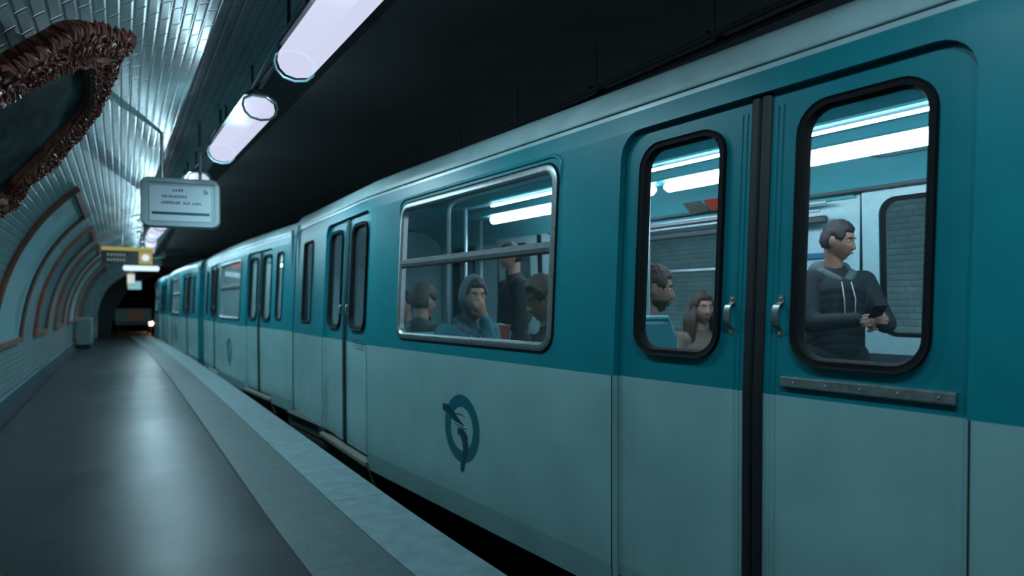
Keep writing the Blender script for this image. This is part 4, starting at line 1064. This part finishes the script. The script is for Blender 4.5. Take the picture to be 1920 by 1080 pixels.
def person(label, loc, rz, sit=True, lean=0, hy=0, hp=0, top='c_black', hair='hair_dark', skin='skin', hands=None, hood=False, hairstyle='short', beard=False, inner=None, scale=1.0, zoff=0, legs=0):
    """local frame: faces +y, origin on the car floor under the hips"""
    hip = .44 if sit else .90
    Hp = Vector((0, 0, hip + .02)); ln = radians(lean)
    up = Vector((0, sin(ln), cos(ln)))
    chest = Hp + up * .33; neck = Hp + up * .50; hc = neck + up * .07 + Vector((0, .025, .115))
    sh = [neck + Vector((s_ * .185, 0, -.055)) for s_ in (-1, 1)]
    hipj = [Hp + Vector((s_ * .09, 0, -.02)) for s_ in (-1, 1)]
    if sit: knees = [Vector((s_ * .13, .43, .46)) for s_ in (-1, 1)]; ank = [Vector((s_ * .13, .38, .07)) for s_ in (-1, 1)]
    else: knees = [Vector((s_ * .10, .03, .48)) for s_ in (-1, 1)]; ank = [Vector((s_ * .11, 0, .07)) for s_ in (-1, 1)]
    LR = Matrix.Rotation(radians(legs), 3, 'Z'); knees = [LR @ k for k in knees]; ank = [LR @ k for k in ank]; hipj = [LR @ k for k in hipj]
    if hands is None: hands = [LR @ Vector((-.10, .30, .58)), LR @ Vector((.10, .30, .58))] if sit and legs else [Vector((-.13, .34, .58)), Vector((.13, .34, .58))] if sit else [Vector((-.24, .05, .80)), Vector((.24, .05, .80))]
    arm = []
    for s_, S, Hn in zip((-1, 1), sh, hands): arm.append(ik(S, Hn, .29, .26, Vector((s_ * .8, -.3, -.7)) if Hn.z < hc.z - .25 or not sit else Vector((s_ * .3, .15, -1))))
    R = Matrix.Rotation(radians(hy), 4, 'Z') @ Matrix.Rotation(radians(hp), 4, 'X'); TH = Matrix.Translation(hc) @ R
    body = MB(); head_mesh(body, TH)
    for s_ in (-1, 1):
        body.ellipsoid(TH @ Vector((s_ * .074, -.006, -.002)), (.009, .018, .030), R=R.to_3x3(), nu=10, nv=8)
    body.capsule(neck - up * .06, hc + R @ Vector((0, -.022, -.055)), .058, .052)
    body.capsule(Hp, chest, .13, .145, sq=.68, sqdir=Vector((1, 0, 0))); body.capsule(chest, neck - up * .10, .15, .12, sq=.6, sqdir=Vector((1, 0, 0)))
    for S in sh: body.capsule(neck - up * .07, S, .06, .055)
    for i, s_ in enumerate((-1, 1)):
        e, wr = arm[i]; body.capsule(sh[i], e, .050, .040); body.capsule(e, wr, .040, .026)
        d = (wr - e).normalized(); dd = d
        pn = Vector((-s_ * .6, .2, -.5)) if sit else Vector((-s_, .3, 0))
        if hands[i].z > hc.z - .25: pn = Vector((0, -1, 0)); dd = Vector((-s_ * .3, -.1, .9))
        hand(body, wr + d * .01, dd, pn, s_, .75)
        body.capsule(hipj[i], knees[i], .078, .055); body.capsule(knees[i], ank[i], .052, .036)
        body.capsule(ank[i], ank[i] + LR @ Vector((0, .13, -.03)), .036, .030, sq=.8)
    o = body.build('person', M[skin], fix=False); remesh(o, .0065, 1)
    # clothes
    j = MB(); fat = 1.0
    j.capsule(Hp + Vector((0, 0, -.03)), chest, .165, .175, sq=.74, sqdir=Vector((1, 0, 0))); j.capsule(chest, neck - up * .09, .175, .125, sq=.66, sqdir=Vector((1, 0, 0)))
    for i, s_ in enumerate((-1, 1)):
        e, wr = arm[i]; j.capsule(neck - up * .065, sh[i], .072, .072); j.capsule(sh[i], e, .073, .058); j.capsule(e, wr - (wr - e).normalized() * .015, .057, .044)
        for q in range(5):   # sleeve folds
            f = .15 + q * .18; j.capsule(sh[i].lerp(e, f), sh[i].lerp(e, f + .04), .071 - .012 * f, .071 - .012 * f)
    j.capsule(neck - up * .055 + Vector((0, -.01, 0)), neck + up * .0 + Vector((0, -.015, .0)), .088, .078)
    if top in ('c_navy', 'c_teal'):
        for q in range(8): c = Hp.lerp(neck - up * .10, q / 8); j.capsule(c + Vector((-.03, 0, 0)), c + Vector((.03, 0, 0)), .150, .150, sq=.72, sqdir=Vector((0, 0, .1)) if False else None)
    jo = j.build('jacket', M[top], o, fix=False); remesh(jo, .011, 2)
    if not sit or True:
        t = MB()
        for i in (0, 1): t.capsule(hipj[i], knees[i], .098, .072); t.capsule(knees[i], ank[i], .070, .052)
        t.capsule(hipj[0], hipj[1], .12, .12); to = t.build('trousers', M['c_jeans'], o, fix=False); remesh(to, .012, 2)
        for i in (0, 1):
            s2 = MB(); s2.capsule(ank[i] + LR @ Vector((0, -.02, -.025)), ank[i] + LR @ Vector((0, .15, -.035)), .044, .036, sq=.95); s2.capsule(ank[i], ank[i] + Vector((0, 0, .03)), .048, .050)
            so = s2.build('shoe', M['shoe'], o, fix=False); remesh(so, .010, 1)
    if hood:
        h = MB(); h.capsule(neck + Vector((-.07, -.06, .01)), neck + Vector((.07, -.06, .01)), .065, .065); h.capsule(neck + Vector((-.09, .02, -.01)), neck + Vector((-.03, .08, -.05)), .035, .028); h.capsule(neck + Vector((.09, .02, -.01)), neck + Vector((.03, .08, -.05)), .035, .028)
        if hood == 'up':
            def hf(d):
                p = head_point(d); x, y, z = d
                k = 1.0 if y < .35 else max(0, 1 - (y - .35) / .2)
                if z < -.55: k *= 1
                return p * (1 + .30 * k) if k > 0 else p * .9
            h2 = MB(); head_mesh(h, TH, fn=hf)
        ho = h.build('hood', M[inner or 'c_hood'], o, fix=False); remesh(ho, .009, 2)
        for s_ in (-1, 1):
            dr = MB(); dr.tube([neck + Vector((s_ * .03, .115, -.06)), neck + Vector((s_ * .035, .15, -.16)), neck + Vector((s_ * .03, .155, -.30))], .004, n=6); dr.build('drawstring', M['white'], o, smooth='all')
    # hair
    def hairf(d):
        p = head_point(d); x, y, z = d
        line = .46 + .22 * abs(x) if y > 0 else -.45
        if y > 0: line = .50 - .95 * max(0, abs(x) - .55) * 1.6 if abs(x) > .55 else .50
        if y <= -.18 or (hairstyle == 'long' and y < .1): line = -.42 if hairstyle != 'long' else -.9
        elif y < .12: line = .24
        elif y < .42 and abs(x) > .6: line = .10
        k = max(0, min(1, (z - line) / .12)); th = .014 if hairstyle == 'short' else .020
        nz = noise.noise(Vector(d) * 9) * .006 + noise.noise(Vector(d) * 22) * .004 * (1.8 if hairstyle == 'curly' else 1)
        if hairstyle == 'curly': th = .028
        return p * (1 + ((th + nz) / .1) * k) if k > 0 else p * .93
    h = MB(); head_mesh(h, TH, 64, 48, fn=hairf)
    if hairstyle == 'long':
        for s_ in (-1, 1):
            for q in range(6):
                a = TH @ Vector((s_ * (.060 + .006 * (q % 2)), .035 - q * .022, .02)); c = TH @ Vector((s_ * (.085 + .012 * (q % 3)), .040 - q * .020, -.10)); e = neck + Vector((s_ * (.085 + .01 * (q % 2)), .06 - q * .022, -.08 - .015 * (q % 3)))
                h.tube([a, c, e, e + Vector((0, .01, -.06))], [.016, .020, .018, .005], n=8)
    h.build('hair', M[hair], o, smooth='all', fix=False)
    if beard:
        def bf(d):
            p = head_point(d); x, y, z = d; k = 1 if (z < -.42 and y > -.05) else 0
            if y > .5 and -.56 < z < -.42 and abs(x) < .3: k = 1 if z > -.47 else 0
            return p * (1.035 if k else .95)
        bb_ = MB(); head_mesh(bb_, TH, 48, 40, fn=bf); bb_.build('beard', M[hair], o, smooth='all', fix=False)
    e = MB()
    for s_ in (-1, 1):
        e = MB(); c = TH @ Vector((s_ * .031, .0725, .008)); e.ellipsoid(c, (.011, .011, .010), R=R.to_3x3()); e.ellipsoid(TH @ Vector((s_ * .031, .080, .008)), (.0052, .0045, .0052), m=1, R=R.to_3x3(), nu=8, nv=6)
        e.build('eye', [M['eye'], M['iris']], o, smooth='all', fix=False)
    e = MB()
    for s_ in (-1, 1): e.tube([TH @ Vector((s_ * x_, y_, z_)) for x_, y_, z_ in ((.014, .092, .026), (.030, .090, .031), (.048, .077, .025))], [.0022, .0035, .0015], n=6)
    build_each(e, 'eyebrows', M[hair], o, smooth='all')
    e = MB(); e.tube([TH @ Vector(p) for p in ((-.020, .087, -.064), (-.008, .095, -.062), (.008, .095, -.062), (.020, .087, -.064))], [.0015, .0045, .0045, .0015], n=6); e.build('lips', M['lip'], o, smooth='all')
    # place: loc given in near-car coordinates
    Tm = R1.matrix_world_local if False else Matrix.Translation(R1.location) @ Matrix.Rotation(R1.rotation_euler.z, 4, 'Z')
    p = Tm @ Vector((loc[0], loc[1], .02 + zoff))
    o.location = p; o.rotation_euler = (0, 0, R1.rotation_euler.z + radians(rz)); o.scale = (scale,) * 3
    tag(o, label, 'person', None)
    return o, hands, p
# rz: 0 faces away along the train (+t), 90 faces the platform (-v), -90 faces into the car, 180 faces back
pr = []
H, hh, hp_ = person('standing man in dark quilted jacket holding a phone behind the right door window',
       (1.72, 2.16), 152, sit=False, hy=34, hp=-8, top='c_navy', hair='hair_dark', skin='skin2', hood=True, hands=[Vector((-.06, .30, 1.13)), Vector((.05, .31, 1.14))], scale=.94)
G, _, _ = person('seated woman with long brown hair and beige coat, seen through the left door window', (2.0, 3.36), 150, sit=True, hy=6, top='c_beige', hair='hair_brown', hairstyle='long', skin='skin', scale=.98)
F, _, _ = person('bearded man in dark coat seated in profile, left edge of the left door window', (.80, 2.72), -135, sit=True, hy=0, hp=-6, top='c_black', hair='hair_brown', skin='skin2', beard=True, scale=1.08)
B, _, _ = person('seated man in teal hooded jacket with his fist at his mouth behind the big window', (.42, 4.02), 160, legs=22, sit=True, hy=12, lean=2, top='c_teal', hair='hair_dark', skin='skin2', hood='up', inner='c_hood', hands=[Vector((-.05, .165, 1.00)), Vector((.12, .26, .62))], scale=1.05)
A, _, _ = person('seated passenger with grey brown hair turned away, left of the man in teal', (.44, 4.83), -80, sit=True, hy=0, top='c_grey', hair='hair_grey', hairstyle='curly', scale=1.03)
E, _, _ = person('seated passenger at the left edge of the big window, mostly hidden by its frame', (.75, 5.78), 130, legs=45, sit=True, top='c_grey', hair='hair_dark')
C_, _, _ = person('passenger standing in the aisle in a long black coat behind the man in teal', (1.18, 4.62), 75, sit=False, hy=-5, hp=-10, top='c_black', hair='hair_dark', skin='skin', scale=.96)
D, _, _ = person('seated passenger with curly brown hair and black jacket, rightmost in the big window', (.42, 3.06), 60, legs=-60, sit=True, hy=15, hp=-14, lean=6, top='c_black', hair='hair_brown', skin='skin2', hairstyle='curly', scale=1.03)
# small things people hold
Tm = Matrix.Translation(R1.location) @ Matrix.Rotation(R1.rotation_euler.z, 4, 'Z')
PM = Matrix.Translation(H.location) @ Matrix.Rotation(H.rotation_euler.z, 4, 'Z')
ph = MB(); ph.box((0, 0, 0), (.072, .009, .145), bev=.003); po = ph.build('mobile_phone', M['phone'])
po.location = PM @ (Vector((0, .385, 1.165)) * .94); po.rotation_euler = (radians(-40), 0, H.rotation_euler.z)
s2 = MB(); s2.box((0, -.0052, 0), (.064, .001, .132)); s2.build('screen', emis('phone screen', (.2, .3, .35), .4), po)
tag(po, 'black mobile phone held in both hands by the standing man', 'phone')
cp = empty('paper_cup', Tm @ Vector((.17, 3.24, .975))); cp.scale = (.85,) * 3
b = MB(); b.tube([(0, 0, 0), (0, 0, .085)], [.028, .038], n=20); b.build('cup_body', M['cup'], cp, smooth=True)
b = MB(); b.tube([(0, 0, .083), (0, 0, .095)], [.041, .040], n=20); b.build('lid', M['cup'], cp, smooth=True)
tag(cp, 'red brown paper cup on the ledge behind the big window', 'cup')
